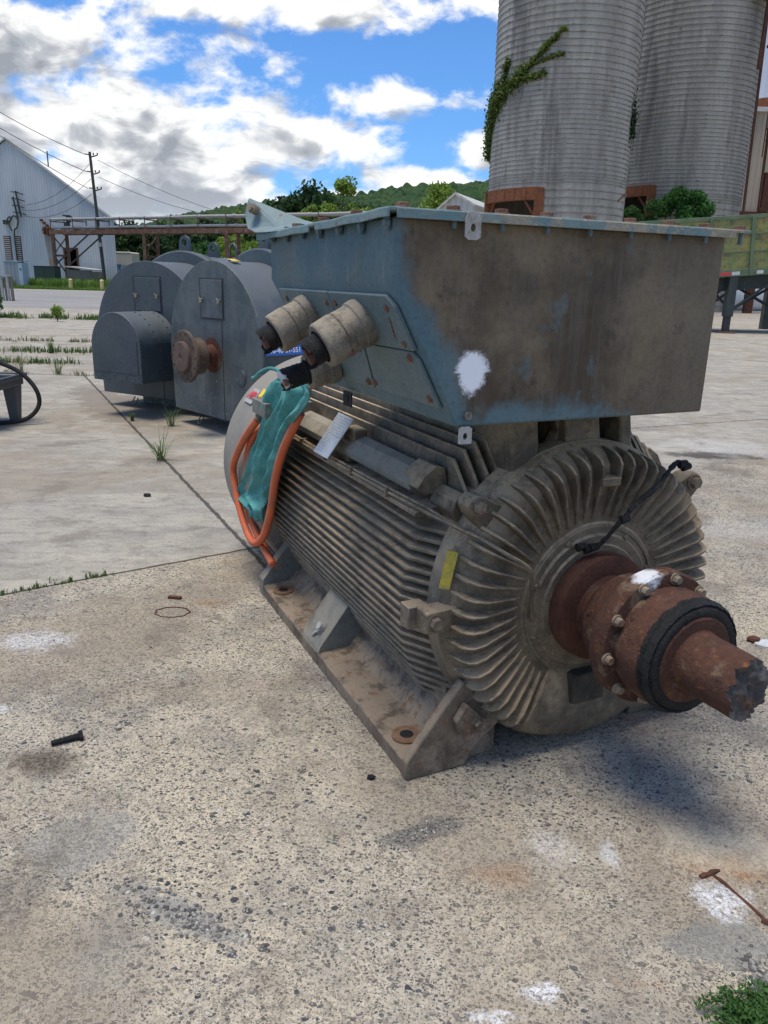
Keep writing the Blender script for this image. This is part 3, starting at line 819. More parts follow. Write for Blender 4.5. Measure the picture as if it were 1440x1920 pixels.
for r_ in range(15):
    if r_ == 7:
        segs = [(.02, .98)]
    else:
        segs = []; t = .06
        while t < .9:
            w_ = random.uniform(.03, .10); segs.append((t, min(t + w_, .93))); t += w_ + random.uniform(.02, .09)
    v0 = .05 + r_ * .06
    for (s0, s1) in segs:
        P0 = base + E1 * s0 + E2 * v0; P1 = base + E1 * s1 + E2 * v0; P2 = base + E1 * s1 + E2 * (v0 + .016); P3 = base + E1 * s0 + E2 * (v0 + .016)
        q.add([P0 + outn * .1, P1 + outn * .1, P2 + outn * .1, P3 + outn * .1], [(0, 1, 2, 3)])
q.build('plate_print', mat('stamp_print', f_plain((.28, .28, .29), .6)), rp, ang=0)
# neck and supports under the terminal box
b = mb()
b.box((1.40, 2.0, .80), (1.71, 2.55, 1.10))
for (x0, x1) in ((1.27, 1.37), (1.47, 1.60), (1.68, 1.725)):
    b.prism([(1.83, .95), (1.86, 1.10), (2.05, 1.10), (2.05, .85), (1.83, .85)], 0, x0, x1)
b.prism([(1.44, 1.10), (1.47, 1.02), (1.42, .93), (1.66, .93), (1.61, 1.02), (1.60, 1.10)], 1, 1.88, 1.93)
b.build('neck', M_shield, motor, bevel=.008)

# terminal box
BX0, BX1, BY0, BY1, BZ0, BZ1, BB = .785, 1.80, 1.65, 2.60, 1.102, 1.588, 1.446
def f_box(n):
    p = n.obj(); x, y, z = n.sep(p)
    nx, ny, nz_ = n.sep(n.nrm())
    a = n.noise(p, 4, 6, .6); fine = n.noise(p, 70, 4, .7)
    blue = n.mix(n.ss(a, .38, .62), (.085, .15, .175), (.12, .175, .185))
    blue = n.mix(n.ss(n.noise(n.map(p, (12, 12, 1)), 2.5, 5, .65), .56, .74, 0, .5), blue, (.24, .28, .27))
    dirt = n.mix(n.ss(n.noise(n.v('ADD', p, (2, 5, 8)), 3.2, 6, .62), .36, .66), (.070, .050, .031), (.215, .165, .102))
    streak = n.noise(n.map(p, (18, 18, 1.3)), 2.4, 6, .7)
    dirt = n.mix(n.ss(streak, .42, .72, 0, .4), dirt, (.16, .138, .11))
    scr = n.noise(n.map(p, (60, 60, 2.2), rot=(0, .12, 0)), 3, 3, .7)
    dirt = n.mix(n.ss(scr, .60, .70, 0, .35), dirt, (.20, .18, .15))
    dirt = n.mix(n.ss(n.noise(n.v('ADD', p, (1, 1, 7)), 11, 5, .7), .60, .68, 0, .6), dirt, (.035, .026, .02))
    rightg = n.ss(x, -.25, .25)
    dirt = n.mix(n.m('MULTIPLY', rightg, .55), dirt, (.21, .17, .118))
    # edge mask on the front: bare blue along slanted left edge and bottom edge
    zl = n.m('SUBTRACT', z, 1.102)
    slant = n.m('ADD', n.m('MULTIPLY', n.m('SUBTRACT', x, -.57), .882), n.m('MULTIPLY', zl, .472))
    vert = n.m('SUBTRACT', x, -.755)
    edge = n.m('MINIMUM', slant, n.m('MULTIPLY', vert, 1.6))
    edge = n.m('MINIMUM', edge, n.m('ADD', n.m('MULTIPLY', zl, 1.15), n.m('MULTIPLY', rightg, .09)))
    e = n.m('ADD', edge, n.m('MULTIPLY', n.m('SUBTRACT', n.noise(p, 9, 6, .65), .5), .20))
    dm = n.ss(e, .015, .085)
    isl = n.ss(n.noise(n.map(n.v('ADD', p, (4.3, 1, 2.2)), (1, 1, .8)), 6.5, 5, .62), .655, .70, 0, .7)
    isl = n.m('MULTIPLY', n.m('MULTIPLY', isl, .6), n.m('SUBTRACT', 1.0, rightg))
    dm = n.m('MULTIPLY', dm, n.m('SUBTRACT', 1.0, isl))
    frontf = n.m('GREATER_THAN', n.m('MULTIPLY', ny, -1.0), .5)
    sidef = n.m('LESS_THAN', nx, -.5)
    side_d = n.m('MULTIPLY', n.ss(n.noise(n.v('ADD', p, (6, 5, 1)), 5, 6, .65), .5, .75), .45)
    dmask = n.m('ADD', n.m('MULTIPLY', frontf, dm), n.m('MULTIPLY', n.m('SUBTRACT', 1.0, frontf), side_d), clamp=True)
    col = n.mix(dmask, blue, dirt)
    col = n.mix(n.ss(fine, .4, .85, 0, .45), col, (.03, .03, .028))
    # white spray mark
    d = n.v('LENGTH', n.v('MULTIPLY', n.v('SUBTRACT', n.comb(x, 0, z), (SPX - CX, 0, SPZ)), (1, 1, .9)))
    below = n.m('MULTIPLY', n.m('ABSOLUTE', n.m('SUBTRACT', x, SPX - CX)), n.m('LESS_THAN', z, SPZ))
    d = n.m('ADD', d, n.m('MULTIPLY', below, .25))
    d = n.m('ADD', d, n.m('MULTIPLY', n.m('SUBTRACT', n.noise(p, 26, 6, .75), .5), .035))
    d = n.m('ADD', d, n.m('MULTIPLY', n.m('SUBTRACT', n.noise(p, 180, 3, .75), .5), .03))
    col = n.mix(n.m('MULTIPLY', n.ss(d, .056, .036), frontf), col, (.86, .87, .90))
    n.out(col, .72, bump=n.m('ADD', fine, n.m('MULTIPLY', a, .8)), bstr=.28, bdist=.004, spec=.35)
SPX, SPZ = 1.008, 1.236
M_box = mat('terminal_box_paint', f_box)
b = mb()
b.prism([(BX0, BZ1), (BX0, BB), (.97, BZ0), (BX1, BZ0), (BX1, BZ1)], 1, BY0, BY1)
tb = b.build('terminal_box', M_box, motor, bevel=.006)
def f_lid(n):
    p = n.obj(); a = n.noise(p, 7, 6, .65); fine = n.noise(p, 60, 4, .7)
    col = n.mix(n.ss(a, .4, .6), (.13, .215, .23), (.19, .25, .24))
    moss = n.m('MULTIPLY', n.ss(n.noise(n.v('ADD', p, (3, 2, 0)), 9, 6, .7), .46, .58, 0, .9), n.ss(n.sep(p)[0], -.75, -.40, .12, 1))
    col = n.mix(moss, col, n.mix(fine, (.17, .14, .09), (.46, .41, .31)))
    rm = n.ss(n.noise(n.v('ADD', p, (8, 2, 0)), 9, 5, .65), .66, .70)
    col = n.mix(rm, col, (.17, .065, .03))
    n.out(col, .75, bump=n.m('ADD', fine, moss), bstr=.5, bdist=.006, spec=.35)
M_lid = mat('lid_paint', f_lid)
# lid: a sheet with a down-turned lip, sagging a little to the rear on the left side
b = mb()
LX0, LX1, LY0, LY1 = .757, 1.865, 1.622, 2.66
nx_, ny_ = 24, 20
def lidz(x, y):
    s = (y - LY0) / (LY1 - LY0); e = max(0, 1 - (x - LX0) / .5)
    return 1.601 - .006 * math.sin(s * 3.14) * e - .016 * e * s ** 2 + .0012 * math.sin(y * 31) * e
vs = []; fs = []
for lv in (0, 1):
    for j in range(ny_ + 1):
        for i in range(nx_ + 1):
            x = LX0 + (LX1 - LX0) * i / nx_; y = LY0 + (LY1 - LY0) * j / ny_
            vs.append((x, y, lidz(x, y) + (.0045 if lv else -.0035)))
W_ = nx_ + 1; N_ = W_ * (ny_ + 1)
for j in range(ny_):
    for i in range(nx_):
        q = j * W_ + i
        fs.append((q, q + W_, q + W_ + 1, q + 1)); fs.append((N_ + q, N_ + q + 1, N_ + q + W_ + 1, N_ + q + W_))
for i in range(nx_):
    fs.append((i, i + 1, N_ + i + 1, N_ + i)); q = ny_ * W_ + i; fs.append((q + 1, q, N_ + q, N_ + q + 1))
for j in range(ny_):
    q = j * W_; fs.append((q + W_, q, N_ + q, N_ + q + W_)); q = j * W_ + nx_; fs.append((q, q + W_, N_ + q + W_, N_ + q))
b.add(vs, fs)
# lips
for j in range(ny_):
    y0 = LY0 + (LY1 - LY0) * j / ny_; y1 = LY0 + (LY1 - LY0) * (j + 1) / ny_
    z0, z1 = lidz(LX0, y0), lidz(LX0, y1)
    if 9 <= j <= 9: continue
    b.add([(LX0 - .003, y0, z0 + .002), (LX0 + .003, y0, z0 + .002), (LX0 + .003, y0, z0 - .017), (LX0 - .003, y0, z0 - .017),
           (LX0 - .003, y1, z1 + .002), (LX0 + .003, y1, z1 + .002), (LX0 + .003, y1, z1 - .017), (LX0 - .003, y1, z1 - .017)],
          [(0, 1, 2, 3), (4, 7, 6, 5), (0, 4, 5, 1), (1, 5, 6, 2), (2, 6, 7, 3), (3, 7, 4, 0)])
b.box((LX0 + .02, LY0 - .003, 1.583), (LX1 - .06, LY0 + .003, 1.6035))
lid = b.build('lid', M_lid, tb, bevel=.0015)
# torn-up rear corner
b = mb()
cpts = [(.765, 2.30, 1.588), (.748, 2.48, 1.588), (.735, 2.60, 1.590), (.725, 2.66, 1.605), (.73, 2.71, 1.650), (.745, 2.72, 1.700), (.80, 2.66, 1.672), (.88, 2.55, 1.628), (.93, 2.42, 1.603)]
vs = [Vector(c) for c in cpts]; cen = sum(vs, Vector()) / len(vs) + Vector((.02, 0, -.02))
m = len(vs); th = Vector((.006, .002, .006))
allv = vs + [cen] + [v + th for v in vs] + [cen + th]
fs = [(i, (i + 1) % m, m) for i in range(m)] + [(m + 1 + (i + 1) % m, m + 1 + i, 2 * m + 1) for i in range(m)] + [(i, m + 1 + i, m + 1 + (i + 1) % m, (i + 1) % m) for i in range(m)]
b.add(allv, fs); b.build('bent_corner', mat('corner_teal', f_paint((.12, .20, .22), (.17, .25, .26), rustc=(.2, .08, .04), dustc=(.25, .28, .26), dust=.25, sc=9, rustamt=.64)), tb, bevel=.001)
b = mb(); b.cyl((.757, 2.66, 1.663), (.735, 2.645, 1.668), .016, n=20); b.cyl((.745, 2.652, 1.665), (.725, 2.637, 1.670), .010, n=6); b.build('bolt', M_bolt, tb)
b = mb()
for k in range(9):
    x = .80 + k * 1.04 / 8
    z = lidz(x, LY0) + .003
    b2 = mb(); b2.cyl((x, LY0 + .022, z - .002), (x, LY0 + .022, z + .004), .021, n=18); b2.cyl((x, LY0 + .022, z), (x, LY0 + .022, z + .013), .0165, n=6, phase=k)
    b2.build('lid_bolt', M_boltr, lid, bevel=.001)
for yy in (1.85, 2.08, 2.30):
    b2 = mb(); z = lidz(LX0, yy) + .003; b2.cyl((LX0 + .02, yy, z), (LX0 + .02, yy, z + .012), .0155, n=6); b2.build('lid_bolt', M_boltr, lid, bevel=.001)
for k in range(7):
    yy = 1.67 + k * .145; b = mb(); b.cyl((LX0 + .018, yy, 1.600), (LX0 + .018, yy, 1.560 - .004 * (k % 2)), .008, n=8); b.cyl((LX0 + .018, yy, 1.580), (LX0 + .018, yy, 1.568), .011, n=6); b.build('stud', M_plate, lid)
for k in range(8):
    x = .93 + k * .13; b = mb(); b.cyl((x, LY0 + .014, 1.600), (x, LY0 + .014, 1.568), .006, n=8); b.build('stud', M_plate, lid)
# mounting tabs
def tab(x0, x1, z0, z1, y=1.642, m=M_galv):
    q = mb(); n_ = 16; cx_, cz_ = (x0 + x1) / 2, (z0 * .55 + z1 * .45)
    outer = [(x0, z1), (x0, z0 + .006), (x0 + .006, z0), (x1 - .006, z0), (x1, z0 + .006), (x1, z1)]
    hole = [(cx_ + .007 * math.cos(2 * math.pi * i / n_), cz_ + .009 * math.sin(2 * math.pi * i / n_)) for i in range(n_)]
    # plate built as ring between rectangle samples and hole
    rect = []
    for i in range(n_):
        t = 2 * math.pi * i / n_; c, s_ = math.cos(t), math.sin(t)
        sx = (x1 - x0) / 2 / max(abs(c), 1e-6); sz = ((z1 - cz_) if s_ > 0 else (cz_ - z0)) / max(abs(s_), 1e-6)
        k = min(sx, sz); rect.append((cx_ + c * k, cz_ + s_ * k))
    vs = []
    for yy in (y - .004, y):
        vs += [(u, yy, w) for u, w in rect] + [(u, yy, w) for u, w in hole]
    f = []
    for i in range(n_):
        j = (i + 1) % n_
        f += [(i, j, n_ + j, n_ + i), (3 * n_ + i, 3 * n_ + j, 2 * n_ + j, 2 * n_ + i), (i, 2 * n_ + i, 2 * n_ + j, j), (n_ + i, n_ + j, 3 * n_ + j, 3 * n_ + i)]
    q.add(vs, f); q.build('mounting_tab', m, tb)
tab(.948, .989, 1.544, 1.603, LY0 - .0035)
tab(.973, 1.010, 1.060, 1.104)
q = mb(); q.box((.955, 2.30, 1.052), (.959, 2.37, 1.10)); q.cyl((.953, 2.335, 1.075), (.9545, 2.335, 1.075), .012, n=14)
q.build('side_tab', M_rubber, tb)
b = mb(); b.cyl((1.0, 1.646, 1.130), (1.0, 1.640, 1.130), .010, n=16); b.box((.998, 1.6385, 1.122), (1.002, 1.6405, 1.138)); b.build('earth_stud', M_gland, tb)
# gland plates on the slanted flank
dS = Vector((.472, 0, -.882)); nS = Vector((-.882, 0, -.472)); oS = Vector((BX0, 0, BB))
def SP(y, s, h=0): return oS + Vector((0, y, 0)) + dS * s + nS * h
def slab(pts, h0, h1, name, m):
    q = mb(); k = len(pts)
    q.add([SP(y, s, h0) for y, s in pts] + [SP(y, s, h1) for y, s in pts], [tuple(range(k)), tuple(reversed(range(k, 2 * k)))] + [(i, k + i, k + (i + 1) % k, (i + 1) % k) for i in range(k)])
    return q.build(name, m, tb, bevel=.002)
slab([(2.53, .028), (2.09, .028), (2.09, .19), (2.53, .19)], .001, .012, 'gland_plate', M_plate)
slab([(2.08, .028), (1.70, .028), (1.672, .055), (1.672, .172), (2.08, .176)], .001, .013, 'gland_plate', M_plate)
slab([(2.53, .195), (2.0, .180), (2.075, .335), (2.53, .345)], .001, .009, 'gland_plate', M_plate)
slab([(1.985, .180), (1.70, .178), (1.675, .20), (1.672, .335), (2.06, .335)], .001, .010, 'gland_plate', M_plate)
for (y, s) in ((2.48, .06), (2.12, .06), (2.05, .06), (1.715, .06), (1.705, .155), (1.715, .195), (2.045, .20), (1.705, .31), (2.04, .31), (2.09, .315)):
    q = mb(); q.hexb(SP(y, s, .010), nS, .009, .009); q.build('gland_plate_bolt', M_boltr, tb)
q = mb(); 
for i in range(5): q.beam(SP(1.73 + .004 * i, .085 + i * .012, .0131), SP(1.728 + .004 * i, .10 + i * .012, .0131), .006, .002)
q.build('rust_slot', M_rusto, tb)
def gland(y, s, l1, l2, r, lean=(0, 0, 0), cut=.0):
    ax = (nS + Vector(lean)).normalized(); p0 = SP(y, s, .011)
    q = mb()
    # rounded three-step body
    seq = [(0, r * 1.02), (.012, r * 1.05), (.03, r * 1.03), (.034, r * .96), (.06, r * .97), (l1 * .55, r * .99), (l1 * .58, r * .93), (l1 * .61, r * 1.01), (l1 * .96, r * .98), (l1, r * .93), (l1 + .001, r * .72), (l1 - .03, r * .70)]
    a = ax.orthogonal().normalized(); b_ = ax.cross(a); vs = []; fs = []; n_ = 40
    for (h, rr) in seq:
        for i in range(n_):
            t = 2 * math.pi * i / n_
            vs.append(p0 + ax * h + (a * math.cos(t) + b_ * math.sin(t)) * rr)
    for k in range(len(seq) - 1):
        for i in range(n_): fs.append((k * n_ + i, k * n_ + (i + 1) % n_, (k + 1) * n_ + (i + 1) % n_, (k + 1) * n_ + i))
    q.add(vs, fs); q.build('cable_gland', M_gland, tb, ang=25)
    q = mb(); q.beam(p0 + ax * (l1 * .55) + a * r * .98, p0 + ax * (l1 * .66) + a * r * .98, .014, .012); q.build('clamp_screw', M_boltr, tb)
    # cut cable stub
    q = mb(); n_ = 28; vs = []; fs = []
    K = 16; d2 = (ax + Vector((0, 0, -.18))).normalized()
    for k in range(K + 1):
        h = l1 - .03 + (l2 + .03) * k / K
        for i in range(n_):
            t = 2 * math.pi * i / n_
            rr = r * .62 * (1 + .04 * math.sin(k * 2.6)) + .002 * mnoise.noise(Vector((t * 3, k * .7, y)))
            hh = h + (cut * .010 * math.cos(t * 2 + y) + .010 * mnoise.noise(Vector((t * 5, 3, y)))) * (1 if k == K else 0)
            vs.append(p0 + ax * hh + (a * math.cos(t) + b_ * math.sin(t)) * rr + Vector((0, 0, -.12 * max(0, h - l1) ** 1.5)))
    for k in range(K):
        for i in range(n_): fs.append((k * n_ + i, k * n_ + (i + 1) % n_, (k + 1) * n_ + (i + 1) % n_, (k + 1) * n_ + i))
    q.add(vs, fs); o_ = q.build('cable_stub', M_rubber, tb, ang=50)
    q = mb(); hc = p0 + ax * (l1 + l2 - .012) + Vector((0, 0, -.12 * l2 ** 1.5))
    for k in range(3):
        t = k * 2.1 + y; c = hc + (a * math.cos(t) + b_ * math.sin(t)) * r * .26
        q.cyl(c - ax * .03, c + ax * (.006 + .006 * k), r * .24, r * .2, n=10)
    q.cyl(hc - ax * .03, hc - ax * .006, r * .56, n=20)
    q.build('cable_cores', M_steelrust, tb)
gland(1.90, .105, .138, .042, .062, (0, 0, 0), 1)
gland(2.31, .105, .135, .042, .062, (0, 0, 0), 1)
gland(2.335, .285, .095, .080, .056, (.0, .0, .25), .8)
q = mb(); c0 = SP(2.335, .285, .20) + Vector((0, 0, .050))
q.add([c0 + Vector(v) for v in ((-.02, .01, .02), (.0, -.02, .012), (.015, -.03, -.02), (.0, -.012, -.035), (-.01, .0, -.012), (-.022, .012, .005))], [(0, 1, 2, 3, 4, 5)])
o_ = q.build('torn_foil', M_alu, tb); o_.modifiers.new('s', 'SOLIDIFY').thickness = .002

# ------------------------------------------------------------------ towel hanging on the motor
rows = [((.99, 3.122, 1.052), (.99, 2.812, 1.060)), ((.965, 3.178, 1.013), (.965, 2.644, 1.055)), ((.95, 3.225, .908), (.95, 2.68, 1.0)), ((.945, 3.28, .816), (.95, 2.842, .904)),
        ((.94, 3.383, .711), (.95, 2.954, .797)), ((.93, 3.476, .577), (.95, 3.015, .701)), ((.925, 3.634, .445), (.95, 3.111, .589)), ((.925, 3.66, .400), (.95, 3.212, .502)), ((.93, 3.446, .39), (.95, 3.257, .44)), ((.94, 3.422, .348), (.95, 3.288, .372))]
Lp = spline([r[0] for r in rows], 12); Rp = spline([r[1] for r in rows], 12)
vs = []; fs = []; NC = 90; NR = len(Lp)
for j in range(NR):
    t = j / (NR - 1); wid = (Rp[j] - Lp[j]).length
    for i in range(NC + 1):
        s = i / NC
        q = Lp[j].lerp(Rp[j], s)
        fold = .022 * math.sin(s * 13 + 1.6 * math.sin(t * 3.4) + 1.0) + .008 * math.sin(s * 27 - t * 5) + .003 * math.sin(s * 48 + t * 7)
        fold *= (.55 + .6 * math.sin(min(1, t * 1.3) * 3.14))
        edge = min(s, 1 - s)
        crumple = .016 * mnoise.noise(Vector((s * 5, t * 7, 2))) + .009 * mnoise.noise(Vector((s * 13, t * 16, 5)))
        top = max(0, 1 - t * 9)
        q = q + Vector((-1, -.15, .1)) * (fold + crumple + .012) + Vector((0, 0, 1)) * (.022 * mnoise.noise(Vector((s * 6, 1, 7))) * top) + Vector((0, 1, 0)) * fold * .6 * t
        if t > .78: q.z -= .018 * mnoise.noise(Vector((s * 8, 4, 1))) * (t - .78) * 4
        vs.append(Vector(wq) if False else q)
for j in range(NR - 1):
    for i in range(NC): fs.append((j * (NC + 1) + i, j * (NC + 1) + i + 1, (j + 1) * (NC + 1) + i + 1, (j + 1) * (NC + 1) + i))
tw0 = Vector((.95, 3.1, .35))
q = B(tw0); q.add(vs, fs)
q.tube(spline([(.97, 3.06, 1.075), (.95, 3.16, 1.085), (.935, 3.27, 1.06), (.925, 3.33, 1.03), (.922, 3.36, 1.022)], 6), [.008] * 24 + [.009], 7)
def f_towel(n):
    p = n.obj(); a = n.noise(p, 7, 5, .6); f = n.noise(p, 380, 3, .8); g_ = n.noise(p, 90, 4, .7)
    col = n.mix(n.ss(a, .35, .65), (.085, .31, .295), (.17, .46, .42)); col = n.mix(n.ss(g_, .35, .8, 0, .6), col, (.06, .19, .185))
    col = n.mix(n.ss(n.noise(n.v('ADD', p, (1, 4, 2)), 5, 4, .6), .58, .75, 0, .6), col, (.12, .22, .20))
    n.out(col, .95, bump=n.m('ADD', f, g_), bstr=.9, bdist=.006, spec=.1)
tow = q.build('towel', mat('towel_terry', f_towel), ang=80)
ct, st_ = math.cos(TH), math.sin(TH)
tow.location = (tw0.x * ct - tw0.y * st_, tw0.x * st_ + tw0.y * ct, tw0.z); tow.rotation_euler = (0, 0, TH)
tow.modifiers.new('s', 'SOLIDIFY').thickness = .005
tag(tow, 'crumpled teal towel draped over the orange hose on the motor flank', 'towel')

# ------------------------------------------------------------------ two dark grey motors
M_brn = mat('flange_brown', f_rust((.085, .062, .048), (.14, .10, .075), (.11, .055, .035), sc=9))
M_brn2 = mat('hub_brown', f_rust((.10, .07, .06), (.15, .10, .08), (.05, .05, .05), sc=9))
def clip_arch(w, zb, zc, R_, n=40):
    P = [(-w, zb)]
    for i in range(n + 1):
        a = math.pi - math.pi * i / n
        P.append((R_ * math.cos(a), zc + R_ * math.sin(a)))
    P.append((w, zb)); return P
def grey_motor(loc, rz, label, hood, mface):
    t = thing('grey_motor', loc, label, 'electric motor', None, rz)
    RR, zc, zb = .82, .77, .15
    b = B(); b.prism(clip_arch(RR - .03, zb, zc, RR), 1, 0, .02)
    face = b.build('end_plate', mface, t, bevel=.004)
    b = B(); b.prism([(x * .995, zc + (z - zc) * .995) for x, z in clip_arch(RR - .03, zb, zc, RR)], 1, .02, .50)
    b.build('air_housing', M_dgrey, t)
    b = B(); b.lathe([(.6, .50), (.87, .505), (.885, .515), (.885, .56), (.87, .57), (.84, .58), (.832, .60), (.832, .62), (.87, .63), (.87, .66), (.6, .665)], (0, 0, zc + .06), n=96)
    b.build('flange_ring', M_dgrey, t, ang=28)
    b = B(); b.lathe([(.3, .64), (.83, .65), (.83, 1.5), (.85, 1.51), (.85, 1.55), (.78, 1.56), (.74, 2.3), (.2, 2.32)], (0, 0, zc + .06), n=96)
    b.build('barrel', M_dgrey, t, ang=28)
    # lifting eyes
    for yy, x0 in ((.60, 0.0), (1.05, .0)):
        q = B(); zt = zc + .06 + (.865 if yy < 1 else .82); pts = []
        prof = [(-.085, zt), (-.072, zt + .06), (-.07, zt + .10)] + [(.07 * math.cos(a), zt + .11 + .07 * math.sin(a)) for a in [math.pi * k / 12 for k in range(11, 0, -1)]] + [(.07, zt + .10), (.072, zt + .06), (.085, zt)]
        hole = [(.036 * math.cos(2 * math.pi * k / 24), zt + .105 + .04 * math.sin(2 * math.pi * k / 24)) for k in range(24)]
        # ring built from angular samples
        rect = []
        for k in range(24):
            a = 2 * math.pi * k / 24; c, s_ = math.cos(a), math.sin(a)
            if s_ >= 0: rect.append((.07 * c, zt + .105 + .075 * s_))
            else:
                kk = min(.078 / max(abs(c), 1e-6), .125 / max(abs(s_), 1e-6)); rect.append((c * kk, zt + .105 + s_ * kk))
        vs = []
        for y in (yy - .018, yy + .018): vs += [(u_, y, w_) for u_, w_ in rect] + [(u_, y, w_) for u_, w_ in hole]
        f = []
        for i in range(24):
            j = (i + 1) % 24
            f += [(i, j, 24 + j, 24 + i), (72 + i, 72 + j, 48 + j, 48 + i), (i, 48 + i, 48 + j, j), (24 + i, 24 + j, 72 + j, 72 + i)]
        q.add(vs, f); q.build('lifting_eye', M_dgrey, t)
    # inspection hatch with two catches
    b = B(); b.box((-.19 + .02, -.012, 1.08), (.20, -.001, 1.42)); h = b.build('hatch', mface, face, bevel=.003)
    b = B(); b.box((-.205, -.004, 1.065), (.215, -.0005, 1.435)); b.build('hatch_seal', M_wire, face)
    for x in (-.15, .16):
        b = B(); b.cyl((x, -.012, 1.24), (x, -.03, 1.24), .012, n=10); b.beam((x - .02, -.032, 1.26), (x + .02, -.032, 1.22), .008, .008); b.beam((x + .012, -.036, 1.21), (x, -.032, 1.24), .02, .01); b.build('catch', M_gland, face)
    # seams, small round cover, base
    b = B(); b.box((.165, -.003, zb), (.172, -.0005, 1.06)); b.build('seam', M_wire, face)
    b = B(); b.cyl((.47, -.008, .58), (.47, -.001, .58), .075, n=28); b.cyl((.47, -.011, .58), (.47, -.006, .58), .06, n=28); b.build('round_cover', mface, face)
    b = B(); b.box((-.55, .35, .0), (.55, 2.3, .09)); b.box((-.62, .42, .09), (.62, .50, .45)); b.box((-.62, 1.9, .09), (.62, 2.0, .45)); b.box((-.45, .25, .09), (.45, 2.2, .28)); b.build('skid_base', M_dgrey_old, t, bevel=.005)
    b = B(); b.tube(spline([(-.32, .03, .13), (-.325, -.01, .08), (-.30, -.02, .05), (-.27, -.01, .07), (-.275, .03, .12)]), .006, 6); b.build('hook', M_wire, t)
    if hood:
        # arched intake hood standing out from the plate
        hw, h0, h1, out = .36, .13, 1.08, .52
        P = [(-hw, .38)] + [(hw * math.cos(math.pi - math.pi * i / 24), .72 + (h1 - .72) * math.sin(math.pi * i / 24)) for i in range(25)] + [(hw, .38)]
        b = B(); b.prism([(x + .05, z) for x, z in P], 1, -out, -.001); hd = b.build('hood', M_dgrey, t, bevel=.006)
        b = B()
        b.box((.05 - hw + .01, -out - .004, .47), (.05 + hw - .01, -out - .001, .474)); b.box((.05 + hw - .05, -out - .004, .474), (.05 + hw - .046, -out - .001, .80)); b.build('hood_seam', M_wire, hd)
        random.seed(9)
        for i in range(24):
            if i < 8: p, d = (.05 - hw + .05 + i * .09, -out - .001, .45 if i % 2 else .40), (0, -1, 0)
            else:
                a = R(12 + (i - 8) * 6); yy = (-.08, -.30)[i % 2]; p, d = (.05 + hw * math.cos(a), yy, .72 + (h1 - .72) * math.sin(a)), (math.cos(a), 0, math.sin(a))
            b = B(); b.cyl(p, Vector(p) + Vector(d) * .008, .009, .006, n=8); b.build('rivet', M_dgrey, hd)
        b = B(); b.box((.05 + hw + .002, -.30, .50), (.05 + hw + .005, -.08, .78)); b.build('side_panel', M_dgrey, hd)
    else:
        c = (0 - .02, 0, zc - .03)
        b = B(); b.lathe([(.02, .0), (.155, -.004), (.165, -.002)], c, n=48); b.lathe([(.10, -.001), (.098, -.03), (.082, -.05), (.085, -.12), (.09, -.13)], c, n=40); b.build('shaft_neck', M_rust, t)
        b = B(); b.lathe([(.09, -.115), (.155, -.12), (.165, -.13), (.165, -.27), (.16, -.275)], c, n=56)
        hub = b.build('coupling_hub', M_brn, t, ang=28)
        b = B(); b.lathe([(.15, -.262), (.232, -.262), (.236, -.268), (.236, -.292), (.230, -.297), (.135, -.297)], c, n=72); fl = b.build('coupling_flange', M_brn, hub, ang=28)
        b = B(); b.lathe([(.138, -.285), (.138, -.325), (.128, -.333), (.03, -.333), (.025, -.325), (.0, -.325)], c, n=56); b.build('hub_face', M_brn2, hub, ang=28)
        for i in range(14):
            a = 2 * math.pi * i / 14; b = B(); p = (c[0] + .205 * math.cos(a), -.2965, c[2] + .205 * math.sin(a)); b.cyl(p, (p[0], p[1] - .002, p[2]), .011, n=10); b.build('bolt_hole', M_rubber, hub)
        b = B(); pp_ = (.0, .32, zc + .845)
        b.tube(spline([(-.09, .25, zc + .80), (-.06, .25, zc + .845), (-.045, .25, zc + .93), (-.02, .25, zc + .965), (.0, .25, zc + .97), (.02, .25, zc + .965), (.045, .25, zc + .93), (.06, .25, zc + .845), (.09, .25, zc + .80)]), .011, 8); b.build('lifting_shackle', M_dgrey, t)
        b = B(); a = R(84); b.add([(.10, .12, zc + .8365), (.21, .12, zc + .816), (.21, .20, zc + .816), (.10, .20, zc + .8365)], [(0, 1, 2, 3)]); o_ = b.build('yellow_label', M_yel, t); o_.modifiers.new('s', 'SOLIDIFY').thickness = .004
        # blue reference label on the flank
        a = R(7)
        lw, lh = .42, .14
        cpos = Vector((RR * math.cos(a) + .004, .235, zc + RR * math.sin(a)))
        ux, uy = Vector((0, 1, 0)), Vector((-math.sin(a), 0, math.cos(a)))
        b = B(); U, Vv, Nn = ux * lw / 2, uy * lh / 2, Vector((math.cos(a), 0, math.sin(a)))
        b.add([cpos - U - Vv, cpos + U - Vv, cpos + U + Vv, cpos - U + Vv] + [cpos + Nn * .003 + w for w in (-U - Vv, U - Vv, U + Vv, -U + Vv)], [(0, 1, 2, 3), (4, 7, 6, 5), (0, 4, 5, 1), (1, 5, 6, 2), (2, 6, 7, 3), (3, 7, 4, 0)])
        lb = b.build('reference_label', mat('label_royal_blue', f_plain((.03, .12, .42), .4, .1)), t)
        MW = mat('label_white', f_plain((.8, .82, .85), .5, .05))
        text_obj('label_text', 'REF', MW, .066, lb, cpos + Nn * .004 + uy * .034 - ux * .10, ux, uy, .0008, .0008)
        text_obj('label_text', '06-40-01-551', MW, .062, lb, cpos + Nn * .004 - uy * .030, ux, uy, .0008, .0006)
    return t
ORG = lambda a, lat, q=0: (a[0] + .682 * lat, a[1] - .731 * lat, 0)
gm2 = grey_motor(ORG((-2.136, 7.853), .735), R(-47), 'scuffed dark grey motor with bare flanged shaft coupling and blue label', False, M_dgrey_old)
gm3 = grey_motor((-3.263 + .79 * .866, 8.884 - .79 * .5, 0), R(-30), 'dark grey motor with an arched hood covering its shaft end', True, M_dgrey)

